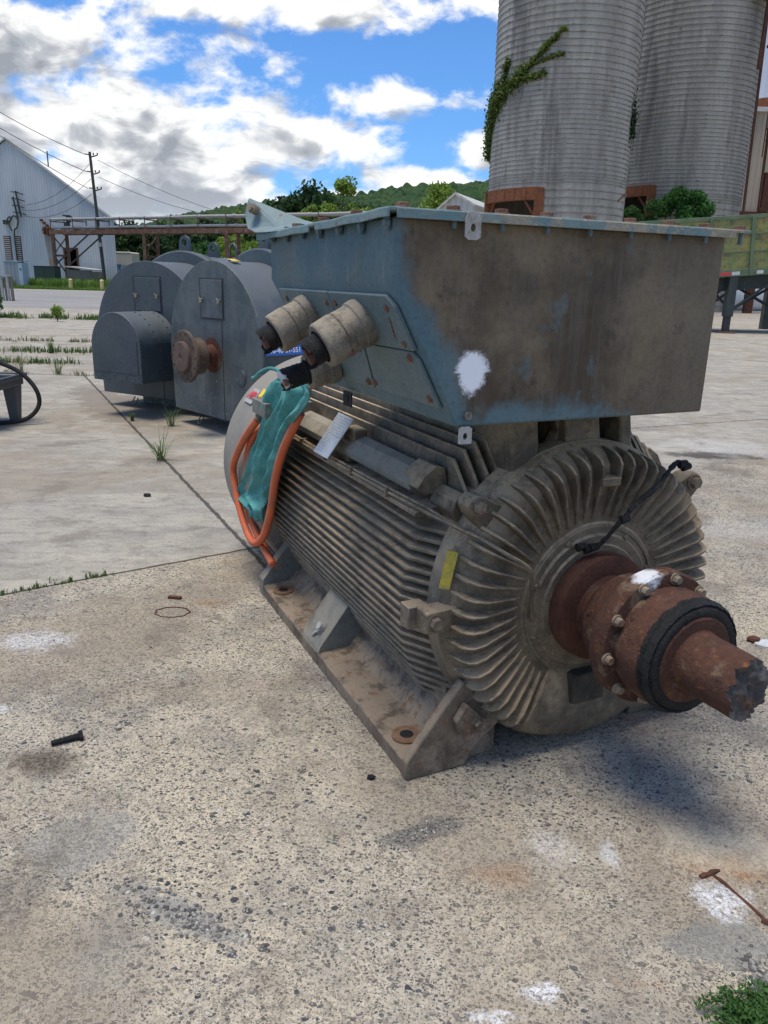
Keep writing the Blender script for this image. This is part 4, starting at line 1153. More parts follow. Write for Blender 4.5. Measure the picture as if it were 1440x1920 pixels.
# ------------------------------------------------------------------ silos
def f_stave(n):
    p = n.obj(); x, y, z = n.sep(p)
    a = n.noise(n.map(p, (1, 1, .12)), 1.1, 7, .66); f = n.noise(p, 7, 5, .7)
    col = n.mix(n.ss(a, .36, .66), (.46, .43, .365), (.32, .295, .25))
    dk = n.noise(n.map(n.v('ADD', p, (7, 3, 0)), (1, 1, .10)), .55, 6, .7)
    col = n.mix(n.ss(dk, .53, .68, 0, .7), col, (.085, .080, .072))
    col = n.mix(n.ss(f, .35, .8, 0, .35), col, (.12, .115, .10))
    br = n.n('ShaderNodeTexBrick'); ang_ = n.m('ARCTAN2', y, x)
    n.set(br.inputs['Vector'], n.comb(n.m('MULTIPLY', ang_, 4.2), n.m('MULTIPLY', z, 1), 0)); n.set(br.inputs['Scale'], 1.0)
    n.set(br.inputs['Color1'], (1, 1, 1)); n.set(br.inputs['Color2'], (.86, .86, .86)); n.set(br.inputs['Mortar'], (.6, .6, .6)); n.set(br.inputs['Mortar Size'], .02)
    br.inputs['Brick Width'].default_value = .3; br.inputs['Row Height'].default_value = .76
    col = n.mix(.3, col, br.outputs['Color'], 'MULTIPLY')
    wh = n.ss(n.noise(n.v('ADD', p, (1, 8, 2)), 1.4, 7, .75), .62, .70, 0, .6)
    col = n.mix(n.m('MULTIPLY', wh, n.ss(z, 11, 7)), col, (.55, .54, .50))
    n.out(col, .92, bump=f, bstr=.4, bdist=.02)
M_stave = mat('silo_staves', f_stave)
M_hoop = mat('hoop_steel', f_rust((.30, .28, .24), (.22, .20, .175), (.13, .11, .09), sc=3))
M_black = mat('interior_shade_black', f_plain((.012, .012, .012), .95))
def silo(cx, cy, Rr, top, door, label, seed):
    rnd = random.Random(seed)
    t = thing('silo', (cx, cy, 0), label, 'silo', 'concrete stave silos')
    a0, a1, dz1 = door; nA = 144; b = B()
    zs = [0, dz1] + [dz1 + (top - dz1) * k / 10 for k in range(1, 11)]
    cx_in = lambda k: a0 <= (360 * (k + .5) / nA) <= a1
    for rad, flip in ((Rr, 0), (Rr - .18, 1)):
        vs = [(rad * math.cos(2 * math.pi * k / nA), rad * math.sin(2 * math.pi * k / nA), z) for z in zs for k in range(nA)]
        fs = []
        for j in range(len(zs) - 1):
            for k in range(nA):
                if j == 0 and cx_in(k): continue
                q = (j * nA + k, j * nA + (k + 1) % nA, (j + 1) * nA + (k + 1) % nA, (j + 1) * nA + k)
                fs.append(q if not flip else tuple(reversed(q)))
        b.add(vs, fs)
    b.add([(Rr * math.cos(2 * math.pi * k / nA), Rr * math.sin(2 * math.pi * k / nA), top) for k in range(nA)], [tuple(range(nA))])
    b.build('wall', M_stave, t, fix=False)
    b = B(); z = .35
    while z < top:
        segs = [(0, 360)] if z > dz1 + .15 else [(a1 + .8, a0 - .8 + 360)]
        for s0, s1 in segs:
            m = 96 if s1 - s0 > 359 else 90
            zz = z
            b.lathe([(Rr - .01, z - .022), (Rr + .034, z - .014), (Rr + .034, z + .014), (Rr - .01, z + .022)], (0, 0, 0), ax=2, n=m, a0=R(s0), a1=R(s1))
        for al in (232, 262, 292, 322, 205):
            a = R(al + rnd.uniform(-.7, .7) + (7 if int(z * 10) % 2 else 0)); c = Vector(((Rr + .03) * math.cos(a), (Rr + .03) * math.sin(a), z))
            if z < dz1 + .15 and a0 - 2 < math.degrees(a) < a1 + 2: continue
            tg = Vector((-math.sin(a), math.cos(a), 0)); b.beam(c - tg * .09, c + tg * .09, .05, .07)
        z += (.36 if z < 6.2 else (.15 if z < 6.9 else (.225 if z < 11.3 else .30))) + rnd.uniform(-.006, .006)
    b.build('hoops', M_hoop, t, fix=False)
    # rusty frame round the opening and dark inside
    b = B()
    for k in range(6):
        t0, t1 = R(a0 + (a1 - a0) * k / 6), R(a0 + (a1 - a0) * (k + 1) / 6)
        b.beam(((Rr + .03) * math.cos(t0), (Rr + .03) * math.sin(t0), dz1 - .28), ((Rr + .03) * math.cos(t1), (Rr + .03) * math.sin(t1), dz1 - .28), .30, .62)
    for aa in (a0, a1):
        c = Vector((math.cos(R(aa)), math.sin(R(aa)), 0)) * (Rr + .03); b.beam(c, c + Vector((0, 0, dz1)), .34, .45)
    for aa, s_ in ((a1, -1), (a0, 1)):
        p = Vector((math.cos(R(aa)), math.sin(R(aa)), 0)) * Rr; q = Vector((math.cos(R(aa + s_ * 13)), math.sin(R(aa + s_ * 13)), 0)) * Rr
        b.beam(p + Vector((0, 0, dz1 - 1.6)), q + Vector((0, 0, dz1 - .5)), .12, .12)
    b.build('opening_frame', M_rusto, t)
    b = B(); b.box((-1.6, -1.9, 0), (1.2, -1.7, 2.6)); b.box((-2, -2.2, 2.4), (2, -2.1, 2.6)); b.box((.2, -2.9, 3.2), (.5, -2.6, 5)); b.box((-2.4, -2.4, 3.7), (2.4, -2.3, 3.9)); b.box((-.9, -2.7, 0), (-.6, -2.4, 5.4)); b.build('inner_framework', M_steelrust, t)
    return t
silo_near = s1 = silo(9.1, 46.0, 3.72, 28, (186, 246, 6.2), 'nearer concrete stave silo carrying vines, rusty framed opening at left', 1)
s2 = silo(18.45, 54.0, 4.0, 28, (186, 231, 7.4), 'farther concrete stave silo behind a round green bush', 2)
b = B(); b.beam((11.9, 42.7, 5.9), (11.9, 42.2, 5.9), .12, .12); b.beam((11.9, 42.3, 5.95), (11.55, 42.3, 5.6), .1, .1); o_ = b.build('wall_bracket', M_steelrust); o_.parent = s1; o_.location = (-9.1, -46, 0)
b = B(); b.box((15.95, 51.3, 9.2), (16.1, 51.4, 11.1)); o_ = b.build('steel_strap', M_steelrust); o_.parent = s2; o_.location = (-18.45, -54, 0)

# ------------------------------------------------------------------ foliage helpers
def leafcloud(q, pts, size, rnd, flat=.0):
    for c in pts:
        s = size * rnd.uniform(.6, 1.3)
        u_ = Vector((rnd.gauss(0, 1), rnd.gauss(0, 1), rnd.gauss(0, 1))).normalized()
        w_ = u_.orthogonal().normalized(); w_ = (Matrix.Rotation(rnd.uniform(0, 6.28), 3, u_) @ w_)
        c = Vector(c)
        q.V += [tuple(c - u_ * s), tuple(c + w_ * s * .5), tuple(c + u_ * s), tuple(c - w_ * s * .5)]
        k = len(q.V); q.F.append((k - 4, k - 3, k - 2, k - 1))
def crown_pts(rnd, clumps, n):
    out = []
    for _ in range(n):
        (cx, cy, cz, r) = rnd.choice(clumps)
        d = Vector((rnd.gauss(0, 1), rnd.gauss(0, 1), rnd.gauss(0, 1))).normalized() * r * (rnd.random() ** .45)
        out.append((cx + d.x, cy + d.y, cz + d.z * .85))
    return out
def tree(loc, h, w, nleaf, size, m, label, group, seed, cat='tree', trunk=.18, shape=0):
    rnd = random.Random(seed)
    t = thing('tree', loc, label, cat, group)
    cl = []; b = B()
    b.tube([(0, 0, -.1), (.03 * h * rnd.uniform(-1, 1), 0, h * .3), (.04 * h * rnd.uniform(-1, 1), .1, h * .62), (0, 0, h * .86)], [trunk, trunk * .8, trunk * .5, trunk * .12], 8)
    K = 17
    for i in range(K):
        f = rnd.uniform(.22, .93) if shape == 0 else rnd.uniform(.12, .95)
        ww = w * (math.sin(min(1, (f - .05) * 1.15) * math.pi) ** .6 if shape == 0 else 1.05 - f) * rnd.uniform(.45, .8)
        a = rnd.uniform(0, 6.28); c = (ww * math.cos(a), ww * math.sin(a), h * f, w * rnd.uniform(.22, .42))
        cl.append(c); b.tube([(0, 0, h * f * .7), (c[0] * .5, c[1] * .5, h * f * .86), (c[0], c[1], c[2])], [trunk * .35, trunk * .2, trunk * .06], 5)
    cl.append((0, 0, h * .9, w * .22))
    b.build('trunk', M_bark, t, fix=False)
    q = B(); leafcloud(q, crown_pts(rnd, cl, nleaf), size, rnd); q.build('crown', m, t, ang=0, fix=False)
    return t
DLAB = 'dark green tree in the wooded line behind the pipe rack'
DG = 'dark trees of the tree line'
protos = [tree((0, 0, 0), 10, 4.6, 3200, .34, M_leafD, DLAB, DG, s) for s in (11, 12, 13)]
rnd = random.Random(4)
spots = []
for i in range(26):
    f = i / 25; ratio = -.345 + f * .30
    Y = rnd.uniform(118, 150); spots.append((ratio * Y + rnd.uniform(-.6, .6), Y, rnd.uniform(.72, 1.15) * (1.0 - .12 * f)))
for i in range(9):
    ratio = -.05 + .018 * i; Y = rnd.uniform(125, 150); spots.append((ratio * Y, Y, rnd.uniform(.75, 1.0)))
spots += [(-.097 * 128, 128, 1.52), (-.115 * 132, 132, 1.40), (-.085 * 135, 135, 1.40), (-.14 * 130, 130, 1.28), (-.045 * 138, 138, 1.35), (-.165 * 136, 136, 1.22)]
for i, (x, y, sc) in enumerate(spots):
    if i < 3:
        protos[i].location = (x, y, 0); protos[i].scale = (sc, sc, sc); protos[i].rotation_euler.z = rnd.uniform(0, 6)
    else:
        clone(protos[i % 3], (x, y, 0), rnd.uniform(0, 6), (sc * rnd.uniform(.85, 1.15), sc, sc))
tree((-6.4, 105, 0), 14.2, 4.0, 3600, .26, M_leafY, 'tall loose yellow-green tree rising above the bent lid corner', None, 31)
tree((-9.9, 103, 0), 10.9, 2.8, 1900, .26, M_leafY, 'small yellow-green tree just left of the tall one', None, 32)
tree((-3.0, 104, 0), 10.6, 2.2, 1500, .26, M_leafY, 'small yellow-green sapling just right of the tall one', None, 36)
tree((2.3, 100, 0), 10.3, 2.6, 2000, .25, M_leafY, 'low yellow-green bushy tree left of the rounded bright tree', None, 33)
tree((6.2, 100, 0), 13.3, 4.0, 4200, .25, M_leafY, 'rounded bright yellow-green tree left of the small metal shed', None, 34)
tree((9.4, 103, 0), 11.6, 2.8, 1900, .25, M_leafY, 'yellow-green tree partly behind the small metal shed', None, 37)
tree((-16.9, 90, 0), 6.0, 3.6, 3600, .22, M_leafY, 'yellow-green bushy tree under the pipe rack beside the grey motors', None, 35)
tree((-12.2, 86, 0), 5.6, 2.4, 1800, .22, M_leafY, 'low yellow-green bush tree seen between lifting eye and teal box', None, 38)
tree((-22.5, 100, 0), 5.2, 4.2, 2600, .28, M_leafM, 'mid green low tree in front of the dark tree line', None, 39)
tree((-21.0, 112, 0), 11.0, 1.0, 350, .2, M_leafY, 'thin wispy tree top poking above the pipe rack', None, 40)

# round bush in front of the second silo, with a lower one beside it
def bush(loc, w, h, nl, size, m, label, seed, cat='bush', name='bush'):
    rnd = random.Random(seed); t = thing(name, loc, label, cat); b = B(); cl = []
    for i in range(14):
        a = rnd.uniform(0, 6.28); rr = w * rnd.uniform(.1, .68); z = h * rnd.uniform(.3, .80); cl.append((rr * math.cos(a), rr * math.sin(a), z, w * .36)); b.tube([(0, 0, 0), (rr * math.cos(a) * .4, rr * math.sin(a) * .4, z * .6), (rr * math.cos(a), rr * math.sin(a), z)], [w * .03, w * .02, w * .008], 5)
    b.build('stems', M_bark, t, fix=False)
    q = B(); leafcloud(q, crown_pts(rnd, cl, nl), size, rnd); q.build('foliage', m, t, ang=0, fix=False); return t
bush((17.2, 48.6, 0), 1.75, 8.2, 11000, .11, mat('leaf_bush', f_leaf((.045, .14, .03), (.10, .25, .055))), 'tall round green bush in front of the farther silo', 51)
bush((15.0, 48.2, 0), 1.6, 7.4, 3500, .12, M_leafM, 'lower green bush left of the tall round one by the silos', 52)

# vine on the first silo
rnd = random.Random(8); q = B(); pts = []
def onsilo(deg, z, off=.10): return (3.72 + off) * math.cos(R(deg)), (3.72 + off) * math.sin(R(deg)), z
paths = [([(172, 8.6), (174, 9.1), (180, 9.7), (192, 10.4), (206, 10.9)], .50), ([(200, 10.7), (216, 11.2), (228, 11.7)], .34), ([(226, 11.6), (238, 12.3), (244, 12.7), (251, 13.0)], .13), ([(176, 9.4), (184, 10.6), (196, 11.4)], .30), ([(222, 11.7), (240, 12.0), (257, 12.25)], .07), ([(222, 11.3), (234, 11.35), (244, 11.45)], .13), ([(205, 11.2), (207, 12.0), (210, 12.3)], .14), ([(171, 8.8), (172, 8.4), (173, 8.0)], .12), ([(250, 13.0), (254, 13.3), (258, 13.25)], .04)]
for P, wd in paths:
    for i in range(len(P) - 1):
        for _ in range(int(900 * wd + 60)):
            t = rnd.random(); dg = P[i][0] * (1 - t) + P[i + 1][0] * t; z = P[i][1] * (1 - t) + P[i + 1][1] * t
            pts.append(onsilo(dg + rnd.gauss(0, wd * 5.5), z + rnd.gauss(0, wd * .62), abs(rnd.gauss(.08, .10 * (1 + wd)))))
leafcloud(q, pts, .10, rnd)
vine = q.build('vine', mat('leaf_vine', f_leaf((.08, .13, .025), (.20, .25, .06))), ang=0, fix=False); vine.location = (9.1, 46, 0)
tag(vine, 'green and yellowing vine climbing the left side of the nearer silo', 'vine')
q = B(); rnd = random.Random(9); leafcloud(q, [onsilo(rnd.gauss(331, 1.3), rnd.gauss(9.6, .5), abs(rnd.gauss(.1, .1))) for _ in range(260)], .10, rnd)
v2 = q.build('vine', M_leafD, ang=0, fix=False); v2.location = (9.1, 46, 0); tag(v2, 'small dark vine clump in the gap between the two silos', 'vine')

# ------------------------------------------------------------------ metal clad buildings
def f_clad(c, c2, axis='x', rib=.3, rust=.0, stain=(.30, .24, .17)):
    def fn(n):
        p = n.obj(); x, y, z = n.sep(p)
        u_ = x if axis == 'x' else y
        w = n.m('ABSOLUTE', n.m('SUBTRACT', n.m('FRACT', n.m('DIVIDE', u_, rib)), .5))
        ribm = n.ss(w, .30, .42)
        a = n.noise(n.map(p, (1, 1, .15)), .8, 6, .6); f = n.noise(p, 3, 5, .65)
        col = n.mix(n.ss(a, .35, .65), c, c2)
        col = n.mix(n.m('MULTIPLY', ribm, .18), col, tuple(q * .45 for q in c))
        if rust: col = n.mix(n.ss(n.noise(n.map(p, (1, 1, .12)), 1.6, 6, .7), .60 - rust * .2, .70 - rust * .15), col, (.24, .09, .04))
        col = n.mix(n.ss(f, .55, .8, 0, .3), col, stain)
        n.out(col, .6, bump=n.m('MULTIPLY', ribm, 1.0), bstr=.8, bdist=.03)
    return fn
M_clad = mat('warehouse_cladding', f_clad((.56, .575, .58), (.46, .49, .51)))
M_clad2 = mat('shed_cladding', f_clad((.62, .62, .58), (.50, .50, .46), rib=.45))
M_roof = mat('shed_roof', f_clad((.58, .57, .52), (.48, .47, .43), rib=.5))
M_tanclad = mat('tan_cladding', f_clad((.42, .34, .25), (.34, .28, .21), rib=.4))
M_rustclad = mat('rusty_cladding', f_clad((.55, .42, .30), (.42, .26, .16), rib=.5, rust=.8))
M_trim = mat('pale_trim', f_plain((.55, .54, .50), .6))
M_whitem = mat('white_metal', f_plain((.60, .66, .74), .45, .1, 1))
WY = 92
wh = thing('warehouse', (-42.5, WY, 0), 'pale blue-grey corrugated warehouse gable with rust stains', 'warehouse')
def wb(): return B((-42.5, WY, 0))
# gable, apex at -42.4, right eave at x -31.2 z 7.2; opening between x -37.1 and -35.65
slope = (15.2 - 7.2) / (42.4 - 31.2); rz_ = lambda x: 15.2 - slope * abs(x + 42.4)
q = wb()
def gab(x0, x1, z0=None):
    z0 = 0 if z0 is None else z0
    q.add([(x0, WY, z0), (x1, WY, z0), (x1, WY, rz_(x1)), (x0, WY, rz_(x0))], [(0, 1, 2, 3)])
gab(-53.6, -42.4); gab(-42.4, -37.1); gab(-37.1, -35.65, 4.05); gab(-35.65, -31.2)
q.add([(-31.2, WY, 0), (-62.2, WY + 40, 0), (-62.2, WY + 40, 7.2), (-31.2, WY, 7.2)], [(0, 1, 2, 3)])
q.build('wall', M_clad, wh, ang=0)
q = wb()
for P4 in ([(-42.4, 15.25), (-42.4, 15.5), (-30.9, 7.25), (-30.9, 7.0)], [(-42.4, 15.5), (-42.4, 15.25), (-53.9, 7.0), (-53.9, 7.25)]):
    q.add([(x, WY - .25, z) for x, z in P4] + [(x - 31, WY + 40, z) for x, z in P4], [(0, 1, 2, 3), (7, 6, 5, 4), (0, 4, 5, 1), (1, 5, 6, 2), (2, 6, 7, 3), (3, 7, 4, 0)])
rf = q.build('roof', M_trim, wh, ang=0)
q = wb(); q.box((-38.05, WY, 12.6), (-37.95, WY + .1, 14.2)); q.build('lightning_rod', M_wire, rf)
q = wb(); q.box((-37.2, WY - .06, 0), (-37.05, WY + .15, 4.15)); q.box((-35.7, WY - .06, 0), (-35.5, WY + .15, 4.15)); q.box((-37.2, WY - .06, 4.0), (-35.5, WY + .15, 4.18)); dr = q.build('door_frame', M_steelrust, wh)
q = wb(); q.box((-38.5, WY + 2.2, 0), (-34.2, WY + 2.3, 5)); q.build('doorway_shade_panel', M_black, wh)  # black panel added behind the opening, standing in for the shade inside
for x0, x1 in ((-43.75, -43.1), (-42.55, -41.95)):
    q = wb(); q.box((x0 - .08, WY - .06, 2.65), (x1 + .08, WY - .01, 5.3)); lv = q.build('louvre', M_steelrust, wh)
    q = wb()
    for k in range(12): q.box((x0, WY - .14, 2.75 + k * .21), (x1, WY - .05, 2.83 + k * .21))
    q.build('slats', M_trim, lv)
def f_stain(n):
    p = n.obj(); a = n.noise(n.map(p, (1, 1, .2)), 2.5, 6, .7)
    n.out(n.mix(n.ss(a, .4, .6), (.34, .24, .13), (.32, .35, .36)), .8)
q = wb()
for k in range(4): q.box((-39.35 + .3 * k, WY - .5, 6.9 - .28 * k), (-39.15 + .3 * k, WY - .05, 7.15 - .28 * k)); 
for k in range(3): q.box((-39.1 + .36 * k, WY - .55, 5.55 - .1 * k), (-38.9 + .36 * k, WY - .02, 6.3 - .1 * k))
q.beam((-39.3, WY - .2, 6.0), (-38.0, WY - .2, 5.6), .1, .12); q.build('rusty_brackets', M_rusto, wh)
q = wb(); q.add([(-39.2, WY - .012, 5.6), (-38.1, WY - .012, 5.4), (-38.3, WY - .012, .8), (-38.8, WY - .012, .8)], [(0, 1, 2, 3)]); q.build('rust_stain', mat('rust_run', f_stain), wh, ang=0)
q = wb()
for (x0, z0, x1, z1) in ((-41.75, 10, -41.4, 7.3), (-42.1, 9.4, -41.8, 7.2)): q.beam((x0, WY - .4, z0), (x1, WY - .4, z1), .14, .14)
for k in range(4): z = 9.9 - k * .7; q.beam((-41.8, WY - .4, z), (-40.9 + .1 * (k % 2), WY - .5, z - .25), .09, .09); q.beam((-42.3, WY - .4, z), (-41.6, WY - .1, z), .09, .09)
q.build('conductor_bracket', M_wire, wh)
q = wb()
q.tube(spline([(-42.9, WY - .35, 6.6), (-42.3, WY - .4, 7.4), (-41.8, WY - .4, 7.0), (-42.0, WY - .4, 6.2), (-42.4, WY - .35, 5.6), (-42.4, WY - .3, 2.6)]), .09, 6)
q.tube(spline([(-42.6, WY - .35, 6.9), (-42.7, WY - .4, 7.3), (-43.0, WY - .4, 6.9), (-42.6, WY - .4, 5.8)]), .08, 6); q.box((-43.5, WY - .5, 6.5), (-43.0, WY - .1, 6.95)); q.build('conduit', M_pole, wh)
q = wb(); q.box((-53.6, WY - .05, 0), (-31.15, WY - .015, .35)); q.build('plinth', M_trim, wh)

# ------------------------------------------------------------------ power pole and wires
pl_ = thing('utility_pole', (-29.85, 84, 0), 'leaning dark wooden utility pole with three small insulator arms', 'utility pole')
q = B(); q.cyl((0, 0, 0), (-.55, 0, 13.1), .19, .13, n=12); q.build('pole', M_pole, pl_)
for z, xx in ((12.9, -.54), (11.3, -.47), (9.75, -.40)):
    q = B(); q.beam((xx - .5, 0, z), (xx, 0, z - .05), .1, .1); q.beam((xx, 0, z - .3), (xx + .7, 0, z - .1), .1, .1)
    for k in range(4): q.cyl((xx + .35 + .2 * k, 0, z - .1), (xx + .35 + .2 * k, 0, z + .12 - .22 * (k % 2)), .07, n=6)
    q.build('insulator_arm', M_wire, pl_)
q = B(); q.box((-.33, -.3, 4.1), (.0, -.15, 4.5)); q.build('fittings', M_galv, pl_)
def wire(p0, p1, sag, label, r=.035, group='overhead wires'):
    q = B(p0); P = []
    for k in range(15):
        t = k / 14; v_ = Vector(p0).lerp(Vector(p1), t); v_.z -= sag * 4 * t * (1 - t); P.append(v_)
    q.tube(P, r, 5); o = q.build('overhead_wire', M_wire, fix=False); o.location = p0; tag(o, label, 'wire', group); return o
for (z, zl, nm) in ((12.85, 17.4, 'topmost'), (11.25, 15.9, 'middle'), (9.7, 15.3, 'lowest')):
    wire((-30.85, 84, z), (-40.6, 84, zl), .25, '%s dark wire running from the pole up to the left' % nm)
wire((-29.7, 84, 12.4), (-16, 90, 7.5), .5, 'upper dark wire sagging from the pole towards the right', .022)
wire((-29.7, 84, 10.8), (-18, 90, 7.6), .5, 'lower dark wire sagging from the pole towards the right', .022)
for (z, ze, nm) in ((12.0, 8.5, 'uppermost'), (10.6, 8.0, 'second'), (9.2, 7.4, 'third')):
    wire((-30.5, 84, z), (-41.0, WY - .6, ze), .9, '%s thin service wire sagging from pole to warehouse wall' % nm, .022)

# ------------------------------------------------------------------ pipe rack
A0, A1 = Vector((-36.0, 88.0, 0)), Vector((8.0, 64.5, 0)); RD = (A1 - A0).normalized(); RL = (A1 - A0).length; RN = Vector((-RD.y, RD.x, 0))
rk = thing('pipe_rack', tuple(A0), 'long rusty pipe rack carrying pipes across the yard', 'pipe rack')
def rb(): return B(A0)
def RP(s, o, z): return A0 + RD * s + RN * o + Vector((0, 0, z))
for (o, z, r, m, n_) in ((-.9, 6.85, .12, M_galv, 'pipe'), (-.2, 6.80, .09, M_galv, 'pipe'), (-.7, 6.02, .13, M_galv, 'pipe'), (.5, 6.0, .10, M_steelrust, 'pipe')):
    q = rb(); P = [RP(RL * k / 20, o, z + .02 * math.sin(k * 1.7)) for k in range(21)]; q.tube(P, r, 10)
    for k in range(1, 12): q.cyl(RP(RL * k / 12 - .15, o, z), RP(RL * k / 12 + .15, o, z), r * 1.25, n=10)
    q.build(n_, m, rk)
for o in (-1.0, .8):
    q = rb(); q.beam(RP(-.1, o, 5.55), RP(RL, o, 5.55), .16, .42); q.build('girder', M_steelrust, rk)
k = .2
while k < RL:
    q = rb(); q.beam(RP(k, -1.0, 5.7), RP(k, -1.0, 6.95), .08, .08); q.beam(RP(k, .8, 5.7), RP(k, .8, 6.95), .08, .08); q.beam(RP(k, -1.0, 6.65), RP(k, .8, 6.65), .1, .1); q.beam(RP(k, -1.0, 5.8), RP(k, .8, 5.8), .12, .12); k += 3.4; q.build('pipe_frame', M_steelrust, rk)
for s in (.4, 13.6, 24.0, 35.5, 45.5):
    for o in (-1.0, .8):
        q = rb(); q.beam(RP(s, o, 0), RP(s, o, 5.4), .30, .30); q.build('column', M_steelrust, rk)
    q = rb(); q.beam(RP(s, -1, 5.2), RP(s, .8, 3.4), .1, .1); q.beam(RP(s, .8, 5.2), RP(s, -1, 3.4), .1, .1); q.beam(RP(s, -1, 3.2), RP(s, .8, 3.2), .14, .2); q.beam(RP(s, -1, 3.1), RP(s, .8, .8), .1, .1); q.build('cross_brace', M_steelrust, rk)
for o in (-1.0, .8):
    q = rb(); q.beam(RP(.5, o, 2.3), RP(6.0, o, 5.4), .12, .12); q.build('knee_brace', M_wire, rk)
q = rb(); q.box((-34.8, 86.9, 6.1), (-34.3, 87.3, 6.6)); q.box((-34.5, 86.8, 6.6), (-34.1, 87.2, 7.3)); q.beam((-34.9, 87, 7.3), (-33.9, 87, 7.1), .1, .15); q.build('lamp_fitting', M_wire, rk)

# ------------------------------------------------------------------ small things along the warehouse
M_green = mat('transformer_green', f_plain((.035, .055, .035), .5, .15, 1))
M_cab = mat('cabinet_grey', f_clad((.30, .33, .34), (.26, .29, .30), rib=.35))
M_cabl = mat('cabinet_pale', f_plain((.42, .50, .56), .5, .1))
t = thing('transformer_cabinet', (-35.2, 82, 0), 'dark green transformer cabinet standing in the tall grass', 'transformer')
q = B(); q.box((-1.15, 0, 0), (.95, 1.6, 2.0)); q.build('body', M_green, t, bevel=.02)
q = B(); q.box((-.10, -.015, .1), (-.07, -.003, 1.9)); q.build('door_seam', M_wire, t)
q = B(); q.box((-1.2, -.05, 2.0), (1.0, 1.7, 2.06)); q.build('lid', M_green, t)
t = thing('switch_cabinet', (-35.5, 76, 0), 'tall ribbed grey switch cabinet at the warehouse corner', 'cabinet')
q = B(); q.box((-.95, 0, 0), (.35, 1.3, 2.35)); q.build('body', M_cab, t)
q = B(); q.box((.36, -.02, 0), (.72, 1.32, 2.25)); dd = q.build('end_door', M_cabl, t)
q = B(); q.box((-1.0, -.06, 2.35), (.76, 1.36, 2.43)); q.build('top', M_cabl, t)
q = B(); q.box((.5, -.06, 1.6), (.62, -.02, 1.75)); q.build('handle', M_wire, dd)
t = thing('timber_pen', (-33.6, 87.4, 0), 'low weathered timber lean-to with a pale flat roof', 'lean-to')
q = B(); q.box((-1.6, 0, 0), (-1.3, 3, 1.9)); q.box((-1.3, 0, 0), (1.2, .12, 1.75)); q.box((1.2, 0, 0), (1.3, 3, 1.6)); q.build('wall', mat('weathered_boards', f_clad((.30, .25, .19), (.22, .18, .14), rib=.25)), t)
q = B(); q.prism([(-1.8, 2.05), (-1.8, 2.15), (1.5, 1.85), (1.5, 1.75)], 1, -.3, 3.2); q.build('roof', M_trim, t)
t = thing('container', (-34.0, 96, 0), 'faded blue shipping container behind the utility pole', 'container')
M_blu = mat('container_blue', f_clad((.20, .30, .42), (.26, .36, .46), rib=.35))
q = B(); q.box((-1.9, 0, 0), (1.9, 6, 2.5)); q.build('body', M_blu, t)
q = B()
for x in (-1.9, -.55, .4, 1.8): q.box((x - .06, -.05, .05), (x + .06, -.004, 2.5))
q.box((-1.96, -.06, 2.44), (1.96, -.004, 2.56)); q.build('frame', mat('container_dark', f_plain((.10, .16, .24), .6)), t)
t = thing('tank', (-36.3, 108, 0), 'pale beige square tank behind the blue container', 'tank')
q = B(); q.box((-1.75, 0, 0), (1.7, 3.5, 4.1)); q.prism([(-1.8, 4.1), (-1.6, 4.3), (1.55, 4.3), (1.75, 4.1)], 1, -.05, 3.55); q.build('shell', mat('tank_beige', f_plain((.50, .44, .35), .6, .12, 1)), t, bevel=.06)
for x, y, lb in ((-28.7, 72, 'yellow bollard nearer the green transformer cabinet'), (-25.45, 70.8, 'yellow bollard at the foot of the utility pole')):
    t = thing('bollard', (x, y, 0), lb, 'bollard', 'yellow bollards along the asphalt')
    q = B(); q.lathe([(.0, 0), (.17, 0), (.17, .86), (.12, .93), (.0, .95)], (0, 0, 0), ax=2, n=16); q.build('post', mat('bollard_yellow', f_plain((.62, .48, .20), .6, .15, 3)), t)
    q = B(); q.cyl((0, 0, 0), (0, 0, .04), .26, n=16); q.build('footing', M_trim, t)
t = thing('steel_frame_bundle', (-19.6, 40.5, 0), 'bundle of upright grey pipes at the left picture edge', 'pipe bundle')
for k in range(6):
    q = B(); q.cyl((-.35 + .15 * k, .1 * (k % 2), 0), (-.37 + .15 * k, .1 * (k % 2), 1.15 + .05 * (k % 3)), .075, n=12); q.build('pipe', M_gland if k % 2 else M_galv, t)
q = B(); q.beam((-.3, -.1, 0), (-.55, -.1, 1.9), .09, .09); q.build('leaning_bar', M_trim, t)
q = B(); q.box((-.5, -.1, 1.2), (.45, .3, 1.26)); q.build('strap', M_galv, t)

# small metal shed
t = thing('metal_shed', (4.65, 60, 0), 'small off-white metal shed with a gabled roof', 'shed')
q = B(); q.prism([(-1.35, 0), (1.45, 0), (1.45, 6.75), (0, 7.5), (-1.35, 6.45)], 1, 0, 9)
q.build('wall', M_clad2, t)
q = B(); q.prism([(-1.5, 6.3), (-1.5, 6.45), (0, 7.68), (0, 7.5)], 1, -.25, 9.2); q.prism([(0, 7.5), (0, 7.68), (1.6, 6.82), (1.6, 6.66)], 1, -.25, 9.2); q.build('roof', M_roof, t)
t.rotation_euler.z = R(-22)

